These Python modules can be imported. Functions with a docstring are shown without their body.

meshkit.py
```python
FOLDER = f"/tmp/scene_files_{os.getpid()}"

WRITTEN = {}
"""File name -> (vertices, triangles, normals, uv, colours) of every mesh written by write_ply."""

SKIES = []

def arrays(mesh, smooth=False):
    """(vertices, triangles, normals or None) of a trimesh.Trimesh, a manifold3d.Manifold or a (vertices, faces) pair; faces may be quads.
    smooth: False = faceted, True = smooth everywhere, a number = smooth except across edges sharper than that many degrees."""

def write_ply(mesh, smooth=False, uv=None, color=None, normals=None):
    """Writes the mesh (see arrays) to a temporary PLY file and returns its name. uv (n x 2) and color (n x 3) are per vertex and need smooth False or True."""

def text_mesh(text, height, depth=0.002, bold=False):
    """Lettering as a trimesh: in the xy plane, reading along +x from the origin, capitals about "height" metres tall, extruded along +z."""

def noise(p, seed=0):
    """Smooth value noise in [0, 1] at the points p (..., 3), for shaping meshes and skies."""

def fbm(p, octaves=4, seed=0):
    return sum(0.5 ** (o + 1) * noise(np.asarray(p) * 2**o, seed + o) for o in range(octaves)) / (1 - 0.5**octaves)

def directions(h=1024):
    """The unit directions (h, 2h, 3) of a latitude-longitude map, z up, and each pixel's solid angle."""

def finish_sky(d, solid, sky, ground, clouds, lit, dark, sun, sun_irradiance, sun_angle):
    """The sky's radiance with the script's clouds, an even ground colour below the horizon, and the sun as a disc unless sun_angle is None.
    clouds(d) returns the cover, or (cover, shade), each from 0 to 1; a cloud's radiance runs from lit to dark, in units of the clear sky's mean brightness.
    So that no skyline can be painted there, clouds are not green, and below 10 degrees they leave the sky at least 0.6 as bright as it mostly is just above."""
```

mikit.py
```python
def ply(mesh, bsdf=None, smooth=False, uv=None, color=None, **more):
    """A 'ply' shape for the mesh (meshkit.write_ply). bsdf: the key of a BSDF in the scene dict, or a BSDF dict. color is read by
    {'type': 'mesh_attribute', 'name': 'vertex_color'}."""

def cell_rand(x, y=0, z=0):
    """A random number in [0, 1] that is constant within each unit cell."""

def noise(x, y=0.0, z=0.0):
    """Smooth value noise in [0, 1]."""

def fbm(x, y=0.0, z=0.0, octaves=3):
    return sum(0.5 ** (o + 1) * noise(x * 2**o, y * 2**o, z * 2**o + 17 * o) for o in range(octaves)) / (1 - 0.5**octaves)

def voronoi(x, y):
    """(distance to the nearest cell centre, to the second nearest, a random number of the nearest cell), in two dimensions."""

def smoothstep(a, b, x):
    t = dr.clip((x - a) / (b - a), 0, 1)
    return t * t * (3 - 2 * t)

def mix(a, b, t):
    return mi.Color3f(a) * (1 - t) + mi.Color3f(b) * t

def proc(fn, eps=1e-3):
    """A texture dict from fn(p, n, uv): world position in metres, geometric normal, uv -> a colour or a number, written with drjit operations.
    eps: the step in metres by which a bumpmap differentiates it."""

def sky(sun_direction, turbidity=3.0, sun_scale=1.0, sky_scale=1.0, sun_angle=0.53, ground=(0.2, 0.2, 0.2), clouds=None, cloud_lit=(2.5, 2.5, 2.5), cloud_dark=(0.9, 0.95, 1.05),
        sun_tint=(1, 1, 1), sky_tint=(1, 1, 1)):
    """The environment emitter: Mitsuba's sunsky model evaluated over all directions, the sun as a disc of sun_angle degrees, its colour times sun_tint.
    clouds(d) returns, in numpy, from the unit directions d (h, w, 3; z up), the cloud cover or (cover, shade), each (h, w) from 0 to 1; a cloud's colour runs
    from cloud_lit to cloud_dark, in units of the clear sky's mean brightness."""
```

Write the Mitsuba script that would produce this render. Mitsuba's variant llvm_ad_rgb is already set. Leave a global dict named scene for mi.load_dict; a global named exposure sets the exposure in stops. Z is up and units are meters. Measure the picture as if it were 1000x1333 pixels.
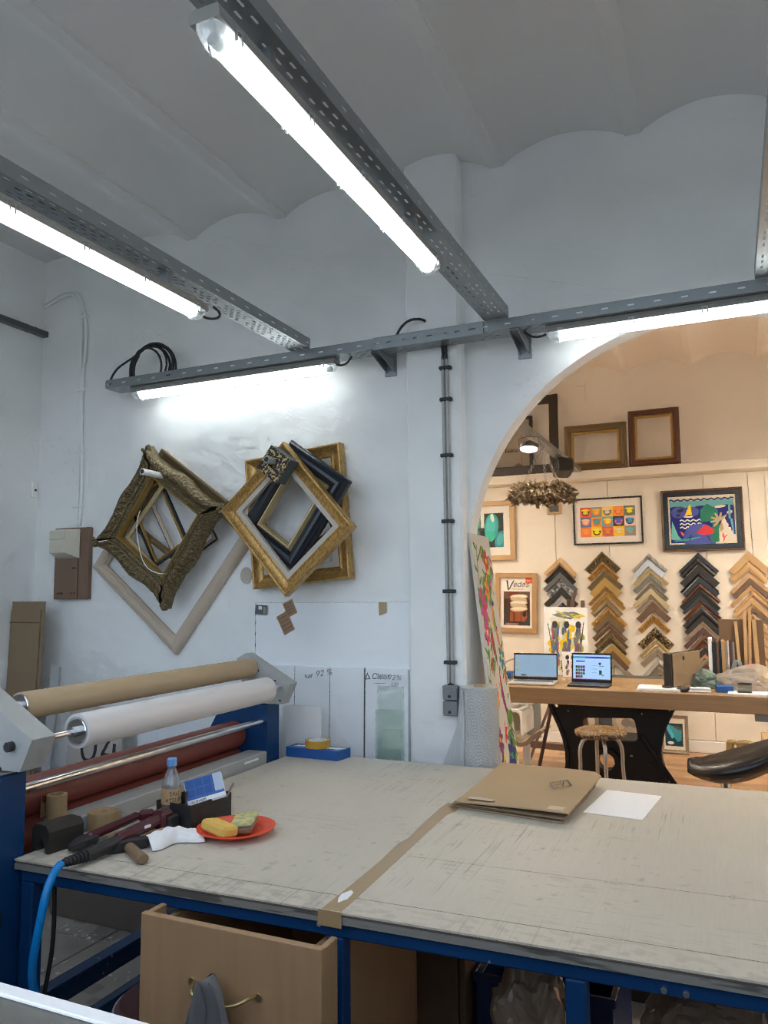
import math, random
import numpy as np, trimesh, mitsuba as mi, drjit as dr
import shapely.geometry as sg, shapely.affinity as sa
import mikit, meshkit
from mikit import proc, noise, fbm, voronoi, cell_rand, smoothstep, mix

T = mi.ScalarTransform4f
scene, labels = {}, {}
random.seed(7)
RNG = np.random.RandomState(7)
PI = math.pi


def srgb(r, g, b):
    return [float((c / 12.92) if c <= 0.04045 else ((c + 0.055) / 1.055) ** 2.4) for c in (r / 255, g / 255, b / 255)]


# ---------------------------------------------------------------- camera, sky, exposure
YAW, PITCH, ROLL = math.radians(24.0828), math.radians(5.87454), math.radians(-0.5024)
_fw = np.array([-math.sin(YAW) * math.cos(PITCH), math.cos(YAW) * math.cos(PITCH), math.sin(PITCH)])
_rt = np.array([math.cos(YAW), math.sin(YAW), 0.0])
_up = np.cross(_rt, _fw)
_down = math.sin(ROLL) * _rt - math.cos(ROLL) * _up
scene['camera'] = {'type': 'perspective', 'fov': math.degrees(2 * math.atan(500 / 1001)), 'fov_axis': 'x', 'near_clip': 0.05, 'far_clip': 100.0,
                   'to_world': T().look_at(origin=[0, 0, 1.6], target=[0 + _fw[0], _fw[1], 1.6 + _fw[2]], up=(-_down).tolist())}
exposure = 1.7
SKY = 76.0
TUBE = 4.4


def _clouds(d):
    n = meshkit.fbm(d * np.array([3, 3, 5.0]), 4, 3)
    return np.clip(0.55 + 0.9 * (n - 0.45), 0, 1), np.clip(n * 0.6, 0, 1)


scene['sky'] = mikit.sky([0.5, 0.75, 0.65], turbidity=4.0, sun_scale=0.0, sky_scale=0.055 * SKY, ground=(0.36, 0.35, 0.34), clouds=_clouds,
                         cloud_lit=(1.5, 1.54, 1.58), cloud_dark=(0.9, 0.94, 1.0), sky_tint=(.95, 1.0, 1.03))


# ---------------------------------------------------------------- helpers
def numbered(name):
    used = lambda k: k in scene or k in labels or any(s.startswith(k + '__') for s in scene)
    if not used(name):
        return name
    i = 1
    while used(f'{name}_{i:03d}'):
        i += 1
    return f'{name}_{i:03d}'


def tag(key, label=None, category=None, group=None, kind=None):
    labels[key] = {k: v for k, v in (('label', label), ('category', category), ('group', group), ('kind', kind)) if v}


def thing(name, label, category, group=None):
    key = numbered(name)
    tag(key, label, category, group)
    return key


def put(key, mesh, mat, smooth=False, **kw):
    scene[key] = mikit.ply(mesh, mat, smooth, **kw)
    return key


def part(parent, name, mesh, mat, smooth=False, label=None, kind=None, **kw):
    key = numbered(parent + '__' + name)
    put(key, mesh, mat, smooth, **kw)
    if label or kind:
        tag(key, label, kind=kind)
    return key


def struct(name, mesh, mat, label=None, smooth=False):
    if mesh is not None:
        put(name, mesh, mat, smooth)
    tag(name, label, kind='structure')
    return name


def cat(ms):
    return trimesh.util.concatenate([m if isinstance(m, trimesh.Trimesh) else trimesh.Trimesh(m[0], m[1], process=False) for m in ms])


def rot(rx=0, ry=0, rz=0):
    m = np.eye(4)
    for a, ax in ((rx, [1, 0, 0]), (ry, [0, 1, 0]), (rz, [0, 0, 1])):
        if a:
            m = trimesh.transformations.rotation_matrix(math.radians(a), ax) @ m
    return m


def mv(mesh, loc=(0, 0, 0), rx=0, ry=0, rz=0):
    m = mesh.copy()
    t = rot(rx, ry, rz)
    t[:3, 3] = loc
    m.apply_transform(t)
    return m


def hang(mesh, loc, ang=0, tilt=0, yaw=0):
    """local: x right, z up, front -y. ang: turned counterclockwise as seen from the front; tilt: top leans back (+y)."""
    m = mesh.copy()
    t = rot(0, -ang, 0)
    t = rot(-tilt, 0, 0) @ t
    t = rot(0, 0, yaw) @ t
    t[:3, 3] = loc
    m.apply_transform(t)
    return m


def hull(pts):
    return trimesh.convex.convex_hull(np.asarray(pts, float))


def box(x0, x1, y0, y1, z0, z1, b=0.0):
    if b <= 0:
        m = trimesh.creation.box(extents=[x1 - x0, y1 - y0, z1 - z0])
        m.apply_translation([(x0 + x1) / 2, (y0 + y1) / 2, (z0 + z1) / 2])
        return m
    b = min(b, 0.49 * min(x1 - x0, y1 - y0, z1 - z0))
    pts = []
    for x, sx in ((x0, 1), (x1, -1)):
        for y, sy in ((y0, 1), (y1, -1)):
            for z, sz in ((z0, 1), (z1, -1)):
                pts += [(x, y + sy * b, z + sz * b), (x + sx * b, y, z + sz * b), (x + sx * b, y + sy * b, z)]
    return hull(pts)


def cbox(sx, sy, sz, b=0.003):
    return box(-sx / 2, sx / 2, -sy / 2, sy / 2, -sz / 2, sz / 2, b)


def poly(pts, h, holes=None):
    p = pts if isinstance(pts, sg.Polygon) else sg.Polygon(pts, holes)
    return trimesh.creation.extrude_polygon(p, h, engine='earcut')


def prism_y(pts, y0, y1, holes=None):
    """polygon in (x, z) extruded along y"""
    m = poly(pts, y1 - y0, holes)
    v = m.vertices.copy()
    m.vertices = np.stack([v[:, 0], y0 + v[:, 2], v[:, 1]], 1)
    m.invert()
    return m


def prism_x(pts, x0, x1):
    """polygon in (y, z) extruded along x"""
    m = poly(pts, x1 - x0)
    v = m.vertices.copy()
    m.vertices = np.stack([x0 + v[:, 2], v[:, 0], v[:, 1]], 1)
    return m


def prism_z(pts, z0, z1, holes=None):
    m = poly(pts, z1 - z0, holes)
    m.apply_translation([0, 0, z0])
    return m


def lathe(profile, n=40):
    """profile (r, z) about the z axis"""
    return trimesh.creation.revolve(np.array(profile, float), sections=n)


def cyl(p0, p1, r, n=24, r2=None):
    p0, p1 = np.asarray(p0, float), np.asarray(p1, float)
    h = np.linalg.norm(p1 - p0)
    c = min(r, r if r2 is None else r2) * 0.06
    rr = r if r2 is None else r2
    m = lathe([(0, 0), (r - c, 0), (r, c), (rr, h - c), (rr - c, h), (0, h)], n)
    m.apply_transform(trimesh.geometry.align_vectors([0, 0, 1], (p1 - p0) / h))
    m.apply_translation(p0)
    return m


def ring_cyl(p0, p1, ro, ri, n=36):
    p0, p1 = np.asarray(p0, float), np.asarray(p1, float)
    h = np.linalg.norm(p1 - p0)
    m = lathe([(ri, 0), (ro, 0), (ro, h), (ri, h), (ri, 0)], n)
    m.apply_transform(trimesh.geometry.align_vectors([0, 0, 1], (p1 - p0) / h))
    m.apply_translation(p0)
    return m


def spline(pts, n=40):
    from scipy.interpolate import CubicSpline
    p = np.asarray(pts, float)
    d = np.r_[0, np.cumsum(np.linalg.norm(np.diff(p, axis=0), axis=1))]
    return CubicSpline(d, p)(np.linspace(0, d[-1], n))


def tube(pts, r, sides=10, n=None, caps=True):
    p = spline(pts, n) if n else np.asarray(pts, float)
    r = np.broadcast_to(r, (len(p),))
    t = np.gradient(p, axis=0)
    t /= np.linalg.norm(t, axis=1, keepdims=True) + 1e-12
    a = np.cross(t[0], [0, 0, 1.0] if abs(t[0][2]) < 0.9 else [1.0, 0, 0])
    A = []
    for k in range(len(p)):
        a = a - t[k] * (a @ t[k])
        a /= np.linalg.norm(a)
        A.append(a)
    A = np.array(A)
    B = np.cross(t, A)
    ang = np.arange(sides) * 2 * PI / sides
    v = p[:, None] + r[:, None, None] * (np.cos(ang)[None, :, None] * A[:, None] + np.sin(ang)[None, :, None] * B[:, None])
    v = v.reshape(-1, 3)
    f = []
    for i in range(len(p) - 1):
        for j in range(sides):
            q = i * sides + j, i * sides + (j + 1) % sides, (i + 1) * sides + (j + 1) % sides, (i + 1) * sides + j
            f += [(q[0], q[1], q[2]), (q[0], q[2], q[3])]
    if caps:
        for base, c, flip in ((0, p[0], True), ((len(p) - 1) * sides, p[-1], False)):
            k = len(v)
            v = np.vstack([v, c])
            for j in range(sides):
                e = (base + j, base + (j + 1) % sides, k)
                f.append(e[::-1] if flip else e)
    return trimesh.Trimesh(v, f, process=False)


def loft(rings, closed_ends=True):
    """rings: list of (n,3) loops"""
    n = len(rings[0])
    v = np.vstack(rings)
    f = []
    for i in range(len(rings) - 1):
        for j in range(n):
            a, b = i * n + j, i * n + (j + 1) % n
            f += [(a, b, b + n), (a, b + n, a + n)]
    if closed_ends:
        for base, flip in ((0, True), ((len(rings) - 1) * n, False)):
            k = len(v)
            v = np.vstack([v, v[base:base + n].mean(0)])
            for j in range(n):
                e = (base + j, base + (j + 1) % n, k)
                f.append(e[::-1] if flip else e)
    m = trimesh.Trimesh(v, f, process=False)
    m.fix_normals()
    return m


def sheet(fn, nu, nv, thick=0.0):
    """a surface (u, v in 0..1) -> point, given a thickness along its normal"""
    u, v = np.meshgrid(np.linspace(0, 1, nu), np.linspace(0, 1, nv), indexing='ij')
    p = np.array([fn(a, b) for a, b in zip(u.ravel(), v.ravel())], float)
    f = []
    for i in range(nu - 1):
        for j in range(nv - 1):
            a = i * nv + j
            f += [(a, a + nv, a + nv + 1), (a, a + nv + 1, a + 1)]
    m = trimesh.Trimesh(p, f, process=False)
    if thick <= 0:
        return m
    nrm = m.vertex_normals
    k = len(p)
    v2 = np.vstack([p, p - nrm * thick])
    f2 = list(f) + [(c + k, b + k, a + k) for a, b, c in f]
    edge = [(i * nv) for i in range(nu)] + [(nu - 1) * nv + j for j in range(1, nv)] + [i * nv + nv - 1 for i in range(nu - 2, -1, -1)] + [j for j in range(nv - 2, 0, -1)]
    for a, b in zip(edge, edge[1:] + edge[:1]):
        f2 += [(a, a + k, b + k), (a, b + k, b)]
    m = trimesh.Trimesh(v2, f2, process=False)
    m.fix_normals()
    return m


def blob(sx, sy, sz, amp, freq, seed, sub=4, flat=None):
    m = trimesh.creation.icosphere(subdivisions=sub)
    v = np.array(m.vertices)
    n = meshkit.fbm(v * freq + seed * 7.3, 4, seed) - 0.5
    v = v * (1 + amp * 2 * n)[:, None] * np.array([sx, sy, sz])
    if flat is not None:
        v[:, 2] = np.maximum(v[:, 2], flat)
    m.vertices = v
    return m


def grain_noise(m, amp, freq, seed=0):
    m.vertices = m.vertices + (meshkit.fbm(np.array(m.vertices) * freq, 3, seed) - 0.5)[:, None] * 2 * amp * m.vertex_normals
    return m


# ---------------------------------------------------------------- frames
def frame_mesh(w, h, pw, pd, prof, nseg=1, fn=None):
    """rectangular moulding: w x h outside, profile prof [(u, d)] in units of pw, pd; front towards -y"""
    P = np.array(prof, float) * [pw, pd]
    c = [(-w / 2, -h / 2), (w / 2, -h / 2), (w / 2, h / 2), (-w / 2, h / 2)]
    nrm = [(1, 1), (-1, 1), (-1, -1), (1, -1)]
    v, f = [], []
    m = len(P)
    for s in range(4):
        a, b, na, nb = np.array(c[s]), np.array(c[(s + 1) % 4]), np.array(nrm[s]), np.array(nrm[(s + 1) % 4])
        inward = np.array([(0, 1), (-1, 0), (0, -1), (1, 0)][s])
        base = len(v)
        for k in range(nseg + 1):
            t = k / nseg
            for u, d in P:
                q = (a + na * u) * (1 - t) + (b + nb * u) * t
                y = -d
                if fn:
                    du, dd = fn(s, t, u / pw, d / pd)
                    q = q + inward * du
                    y -= dd
                v.append((q[0], y, q[1]))
        for k in range(nseg):
            for j in range(m):
                i0, i1 = base + k * m + j, base + k * m + (j + 1) % m
                f += [(i0, i0 + m, i1 + m), (i0, i1 + m, i1)]
    mesh = trimesh.Trimesh(v, f, process=False)
    if mesh.volume < 0:
        mesh.invert()
    return mesh


P_FLAT = [(0, 0), (0, .94), (.06, 1), (.94, 1), (1, .94), (1, 0)]
P_SCOOP = [(0, 0), (0, .85), (.06, .97), (.13, 1), (.2, .96), (.26, .84), (.4, .66), (.55, .54), (.72, .48), (.78, .56), (.84, .6), (.9, .55), (.93, .42), (1, .4), (1, 0)]
P_ROUND = [(0, 0), (0, .45), (.08, .68), (.2, .85), (.38, .98), (.55, 1), (.72, .92), (.86, .72), (.92, .5), (1, .45), (1, 0)]
P_REV = [(0, 0), (0, .3), (.1, .36), (.35, .5), (.6, .8), (.72, 1), (.84, 1), (.88, .84), (.94, .88), (1, .8), (1, 0)]
P_STEP = [(0, 0), (0, .7), (.1, .8), (.12, 1), (.3, 1), (.34, .8), (.55, .72), (.6, .55), (.85, .5), (.88, .6), (.96, .6), (1, .5), (1, 0)]


def chevron(L, pw, pd, prof, nseg=1, fn=None):
    P = np.array(prof, float) * [pw, pd]
    s = math.sqrt(0.5)
    v, f = [], []
    m = len(P)
    for sg_ in (1, -1):
        base = len(v)
        for k in range(nseg + 1):
            t = k / nseg
            for u, d in P:
                a = np.array([0, -u / s])
                b = np.array([sg_ * (L * s - u * s), -L * s - u * s])
                q = a * (1 - t) + b * t
                dd = fn(t, u / pw, d / pd) if fn else 0
                v.append((q[0], -d - dd, q[1]))
        for k in range(nseg):
            for j in range(m):
                i0, i1 = base + k * m + j, base + k * m + (j + 1) % m
                q = [(i0, i0 + m, i1 + m), (i0, i1 + m, i1)]
                f += q if sg_ > 0 else [x[::-1] for x in q]
        e = base + nseg * m
        k = len(v)
        v.append(tuple(np.mean(v[e:e + m], axis=0)))
        for j in range(m):
            x = (e + j, e + (j + 1) % m, k)
            f.append(x[::-1] if sg_ > 0 else x)
    mesh = trimesh.Trimesh(v, f, process=False)
    if mesh.volume < 0:
        mesh.invert()
    return mesh


class Print:
    """flat printed artwork: coloured polygons, each a hair above the last; local x right, z up, front -y"""

    def __init__(self):
        self.v, self.f, self.c, self.k = [], [], [], 0

    def add(self, pts, col, step=True):
        p = sg.Polygon(pts) if not isinstance(pts, sg.base.BaseGeometry) else pts
        if not p.is_valid:
            p = p.buffer(0)
        for g in getattr(p, 'geoms', [p]):
            if g.is_empty or g.area < 1e-9:
                continue
            vv, ff = trimesh.creation.triangulate_polygon(g, engine='earcut')
            b = len(self.v)
            self.v += [(x, -0.00012 * self.k, z) for x, z in vv]
            self.f += [tuple(i + b for i in t) for t in ff]
            self.c += [srgb(*col)] * len(vv)
        if step:
            self.k += 1

    def rect(self, x0, x1, z0, z1, col, step=True):
        self.add([(x0, z0), (x1, z0), (x1, z1), (x0, z1)], col, step)

    def ell(self, x, z, rx, rz, col, a=0, n=20, a0=0, a1=360):
        t = np.radians(np.linspace(a0, a1, n))
        p = np.stack([rx * np.cos(t), rz * np.sin(t)], 1)
        ca, sa_ = math.cos(math.radians(a)), math.sin(math.radians(a))
        self.add([(x + ca * q[0] - sa_ * q[1], z + sa_ * q[0] + ca * q[1]) for q in p], col)

    def line(self, pts, w, col):
        self.add(sg.LineString(pts).buffer(w / 2, cap_style=1, quad_segs=3), col)

    def text(self, s, x, z, h, col, bold=False, shear=0.0):
        m = meshkit.text_mesh(s, h, 0.001, bold)
        m.update_faces(m.face_normals[:, 2] > 0.9)
        m.remove_unreferenced_vertices()
        b = len(self.v)
        self.v += [(x + q[0] + shear * q[1], -0.00012 * self.k, z + q[1]) for q in m.vertices]
        self.f += [tuple(i + b for i in t) for t in m.faces]
        self.c += [srgb(*col)] * len(m.vertices)
        self.k += 1

    def mesh(self):
        v = np.array(self.v)
        v[:, 1] *= min(1.0, .0025 / max(1e-9, .00012 * self.k))      # all layers within 2.5 mm
        return trimesh.Trimesh(v, self.f, process=False), np.array(self.c)

    def put(self, parent, name, loc, ang=0, tilt=0, yaw=0, label=None):
        m, c = self.mesh()
        return part(parent, name, hang(m, loc, ang, tilt, yaw), 'm_print', color=c, label=label)


def letters(s, h, loc, ang=0, tilt=0, yaw=0, depth=0.0006, shear=0.0, bold=False):
    m = meshkit.text_mesh(s, h, depth, bold)
    v = m.vertices.copy()
    m.vertices = np.stack([v[:, 0] + shear * v[:, 1], -v[:, 2], v[:, 1]], 1)
    return hang(m, loc, ang, tilt, yaw)


# ---------------------------------------------------------------- materials
def two(d):
    return {'type': 'twosided', 'bsdf': d}


def rgb(c):
    return {'type': 'rgb', 'value': [float(x) for x in c]}


def mat(name, col, rough=0.5, metal=0.0, spec=0.5, bump=None, bscale=0.001, beps=1e-3, **kw):
    d = {'type': 'principled', 'base_color': col if isinstance(col, dict) else rgb(col), 'roughness': rough, 'metallic': metal, 'specular': spec, **kw}
    if bump:
        d = {'type': 'bumpmap', 'tex': proc(bump, beps), 'scale': bscale, 'bsdf': d}
    scene[name] = two(d)
    return name


def plaster_bump(p, n, uv):
    return fbm(p.x * 7, p.y * 7, p.z * 7, 3) * 4 + fbm(p.x * 42, p.y * 42, p.z * 42, 2)


def plaster_col(p, n, uv):
    a = fbm(p.x * 1.7 + 3, p.y * 1.7, p.z * 1.7, 3)
    b = smoothstep(0.80, 0.84, noise(p.x * 70, p.y * 70, p.z * 55) * 0.55 + noise(p.x * 4, p.y * 4, p.z * 4) * 0.45)
    return mix(mix((.70, .72, .715), (.78, .795, .79), smoothstep(.3, .7, a)), (.42, .41, .38), b * 0.12)


def cream_col(p, n, uv):
    a = fbm(p.x * 2 + 9, p.y * 2, p.z * 2, 3)
    return mix((.76, .71, .65), (.83, .78, .71), a)


def slab_col(p, n, uv):
    a = fbm(p.x * 5, p.y * 5, p.z, 4)
    spl = smoothstep(.80, .83, noise(p.x * 80 + 5, p.y * 60, 3.0) * .7 + noise(p.x * 9, p.y * 9, 9.0) * .3)
    dark = smoothstep(.7, .8, noise(p.x * 11, p.y * 11, 7.0))
    c = mix((.20, .19, .175), (.33, .315, .29), a)
    return mix(mix(c, (.10, .10, .11), dark * .5), (.6, .6, .58), spl * .8)


def parquet_col(p, n, uv):
    r = cell_rand(dr.floor(p.y / .085), dr.floor((p.x + dr.floor(p.y / .085) * .173) / .42), 4)
    g = fbm(p.x * 5, p.y * 120, 1.0, 2)
    return mix((.30, .155, .075), (.44, .26, .14), r * .7 + g * .3)


def board_col(p, n, uv):
    """worn cream table sheet: knife lines along y, smudges, darker scuffs near the front edge"""
    a = fbm(p.x * 3, p.y * 3, 0.0, 3)
    fine = fbm(p.x * 260, p.y * 14, 2.0, 2)
    cuts = smoothstep(.78, .86, noise(p.x * 420 + p.y * 6, p.y * 6, 4.0)) * smoothstep(.5, .7, noise(p.x * 4, p.y * 3, 8.0)) + .8 * smoothstep(.80, .88, noise(p.x * 14 + p.y * 2, p.y * 420, 14.0)) * smoothstep(.62, .75, noise(p.x * 3, p.y * 5, 18.0))
    smud = smoothstep(.70, .85, fbm(p.x * 34, p.y * 50, 6.0, 3)) * smoothstep(.45, .7, noise(p.x * 2.4, p.y * 2.4, 2.0))
    edge = smoothstep(1.78, 1.64, p.y) * smoothstep(.45, .7, fbm(p.x * 40, p.y * 70, 5.0, 3))
    c = mix((.475, .432, .355), (.545, .50, .42), a * .6 + fine * .4)
    c = mix(c, (.22, .205, .175), dr.minimum(cuts, 1) * .45)
    c = mix(c, (.25, .22, .18), smud * .4)
    return mix(c, (.2, .185, .16), edge * .22)


def edge_col(p, n, uv):
    a = smoothstep(.55, .68, fbm(p.x * 9, p.y * 9, p.z * 60, 3))
    return mix((.19, .185, .165), (.05, .045, .04), a * .8)


def wood_col(p, n, uv):
    g = fbm(p.x * 4 + p.y * 3, p.z * 90, p.y * 40, 3)
    return mix((.205, .125, .058), (.29, .185, .092), g)


def ply_col(p, n, uv):
    g = fbm(p.x * 60, p.y * 60, p.z * 3, 3)
    big = fbm(p.x * 3, p.y * 3, p.z * 3, 2)
    s = smoothstep(.78, .84, noise(p.x * 24, p.y * 9, p.z * 60))
    return mix(mix((.31, .18, .09), (.41, .26, .14), g * .5 + big * .5), (.15, .09, .05), s * 0)


def goldleaf_col(p, n, uv):
    a = fbm(p.x * 170, p.y * 170, p.z * 60, 3)
    return mix((.33, .185, .06), (.50, .31, .10), smoothstep(.3, .65, a))


def oldgold_col(p, n, uv):
    a = fbm(p.x * 200, p.y * 200, p.z * 200, 3)
    return mix((.085, .064, .034), (.24, .18, .085), smoothstep(.35, .7, a))


def orn_bump(p, n, uv):
    return fbm(p.x * 75, p.y * 75, p.z * 75, 2)


def leopard_col(p, n, uv):
    d1, d2, r = voronoi(p.x * 52 + p.z * 20, p.y * 52 + p.z * 30)
    ringy = smoothstep(.22, .32, d1) * smoothstep(.62, .5, d1)
    return mix((.33, .20, .085), (.02, .014, .01), ringy)


def bubble_bump(p, n, uv):
    a = dr.atan2(p.y - 3.2, p.x + .995)
    d1, d2, r = voronoi(a * 14, p.z * 90)
    return smoothstep(.5, .1, d1)


def mosaic_col(p, n, uv):
    r = cell_rand(dr.floor((p.x + p.z) * 40), dr.floor((p.x - p.z) * 40), 2)
    return mix((.05, .055, .06), (.4, .43, .46), r * r)


def card_col(p, n, uv):
    a = fbm(p.x * 4, p.y * 4, p.z * 4, 3)
    return mix((.36, .255, .145), (.43, .31, .185), a)


def towel_bump(p, n, uv):
    return dr.sin(p.z * 900) * dr.sin((p.x + p.y) * 900)


def blue_col(p, n, uv):
    a = smoothstep(.86, .88, noise(p.x * 50, p.y * 50, p.z * 50) * .6 + noise(p.x * 7, p.y * 7, p.z * 7) * .4)
    b = fbm(p.x * 5, p.y * 5, p.z * 5, 3)
    return mix(mix((.002, .032, .105), (.005, .046, .145), b), (.3, .3, .29), a * .7)


mat('m_plaster', proc(plaster_col), 0.85, spec=.2, bump=plaster_bump, bscale=.006, beps=.003)
mat('m_ceiling', (.60, .61, .60), 0.9, spec=.2, bump=plaster_bump, bscale=.004, beps=.003)
mat('m_cream', proc(cream_col), 0.8, spec=.2, bump=plaster_bump, bscale=.001, beps=.002)
mat('m_cream_panel', (.74, .69, .61), 0.6, spec=.3)
mat('m_slab', proc(slab_col), 0.6)
mat('m_joint', (.06, .057, .05), 0.9)
mat('m_parquet', proc(parquet_col), 0.35)
mat('m_board', proc(board_col), 0.55, spec=.35)
mat('m_edge', proc(edge_col), 0.7)
mat('m_layer', (.13, .105, .08), 0.8)
mat('m_wood', proc(wood_col), 0.4)
mat('m_ply', proc(ply_col), 0.5)
mat('m_gold', proc(goldleaf_col), 0.38, metal=.55)
mat('m_goldplain', (.42, .27, .085), 0.35, metal=.6)
mat('m_goldpale', (.47, .37, .2), 0.4, metal=.5)
mat('m_goldorn', proc(goldleaf_col), 0.4, metal=.5, bump=orn_bump, bscale=.006, beps=.002)
mat('m_oldgold', proc(oldgold_col), 0.42, metal=.5, bump=orn_bump, bscale=.004, beps=.002)
mat('m_bronze', (.16, .11, .055), 0.42, metal=.45)
mat('m_blackgold', proc(lambda p, n, uv: mix((.015, .013, .012), (.42, .30, .13), smoothstep(.50, .60, fbm(p.x * 110, p.y * 110, p.z * 110, 2)))), 0.45, metal=.3, bump=orn_bump, bscale=.004, beps=.002)
mat('m_limewood', (.47, .385, .30), 0.55, bump=lambda p, n, uv: fbm(p.x * 90, p.y * 90, p.z * 90, 2), bscale=.0004)
mat('m_navy', (.007, .011, .018), 0.25)
mat('m_black', (.012, .012, .013), 0.35)
mat('m_blackmatt', (.016, .016, .016), 0.6)
mat('m_teal_dark', (.05, .075, .08), 0.5)
mat('m_silver', (.52, .52, .52), 0.28, metal=.85)
mat('m_silverorn', (.55, .55, .54), 0.3, metal=.8, bump=orn_bump, bscale=.006, beps=.002)
mat('m_pewter', (.23, .215, .185), 0.4, metal=.5)
mat('m_taupe', (.25, .205, .15), 0.5)
mat('m_greydark', (.09, .095, .1), 0.35, metal=.2)
mat('m_mosaic', proc(mosaic_col), 0.2, metal=.3)
mat('m_brown', (.12, .065, .035), 0.45)
mat('m_mahog', (.085, .03, .015), 0.35)
mat('m_oak', (.43, .27, .125), 0.5)
mat('m_pine', (.52, .34, .17), 0.5)
mat('m_tan', (.40, .24, .11), 0.5)
mat('m_linen', (.45, .41, .35), 0.8)
mat('m_white', (.78, .78, .77), 0.5)
mat('m_paper', (.80, .80, .80), 0.7)
mat('m_cardboard', proc(card_col), 0.8, spec=.2)
mat('m_cardboard_dark', (.225, .165, .105), 0.8, spec=.2)
mat('m_kraft', (.40, .30, .185), 0.6, spec=.3)
mat('m_tape', (.34, .235, .12), 0.3)
mat('m_galv', (.27, .295, .305), 0.36, metal=.7)
mat('m_housing', (.20, .20, .18), 0.5)
mat('m_chrome', (.75, .75, .76), 0.12, metal=1.0)
mat('m_steel', (.45, .45, .45), 0.3, metal=.9)
mat('m_blue', proc(blue_col), 0.4, spec=.3)
mat('m_bluebox', (.012, .085, .30), 0.35)
mat('m_bluecable', (.0, .20, .55), 0.3)
mat('m_bluecap', (.12, .30, .62), 0.35)
mat('m_red', (.22, .045, .03), 0.5)
mat('m_redroll', (.20, .05, .038), 0.45)
mat('m_orange', (.70, .075, .03), 0.3)
mat('m_grey', (.33, .34, .33), 0.45)
mat('m_greybox', (.17, .18, .19), 0.45)
mat('m_cream_plastic', (.55, .52, .43), 0.45)
mat('m_maroon', (.06, .008, .014), 0.2, clearcoat=.6)
mat('m_rubber', (.018, .018, .02), 0.55)
mat('m_iron', (.035, .032, .028), 0.5, metal=.3, bump=orn_bump, bscale=.0012, beps=.002)
mat('m_handlewood', (.20, .13, .075), 0.4)
mat('m_sponge', (.66, .42, .10), 0.9, bump=orn_bump, bscale=.003, beps=.002)
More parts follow.
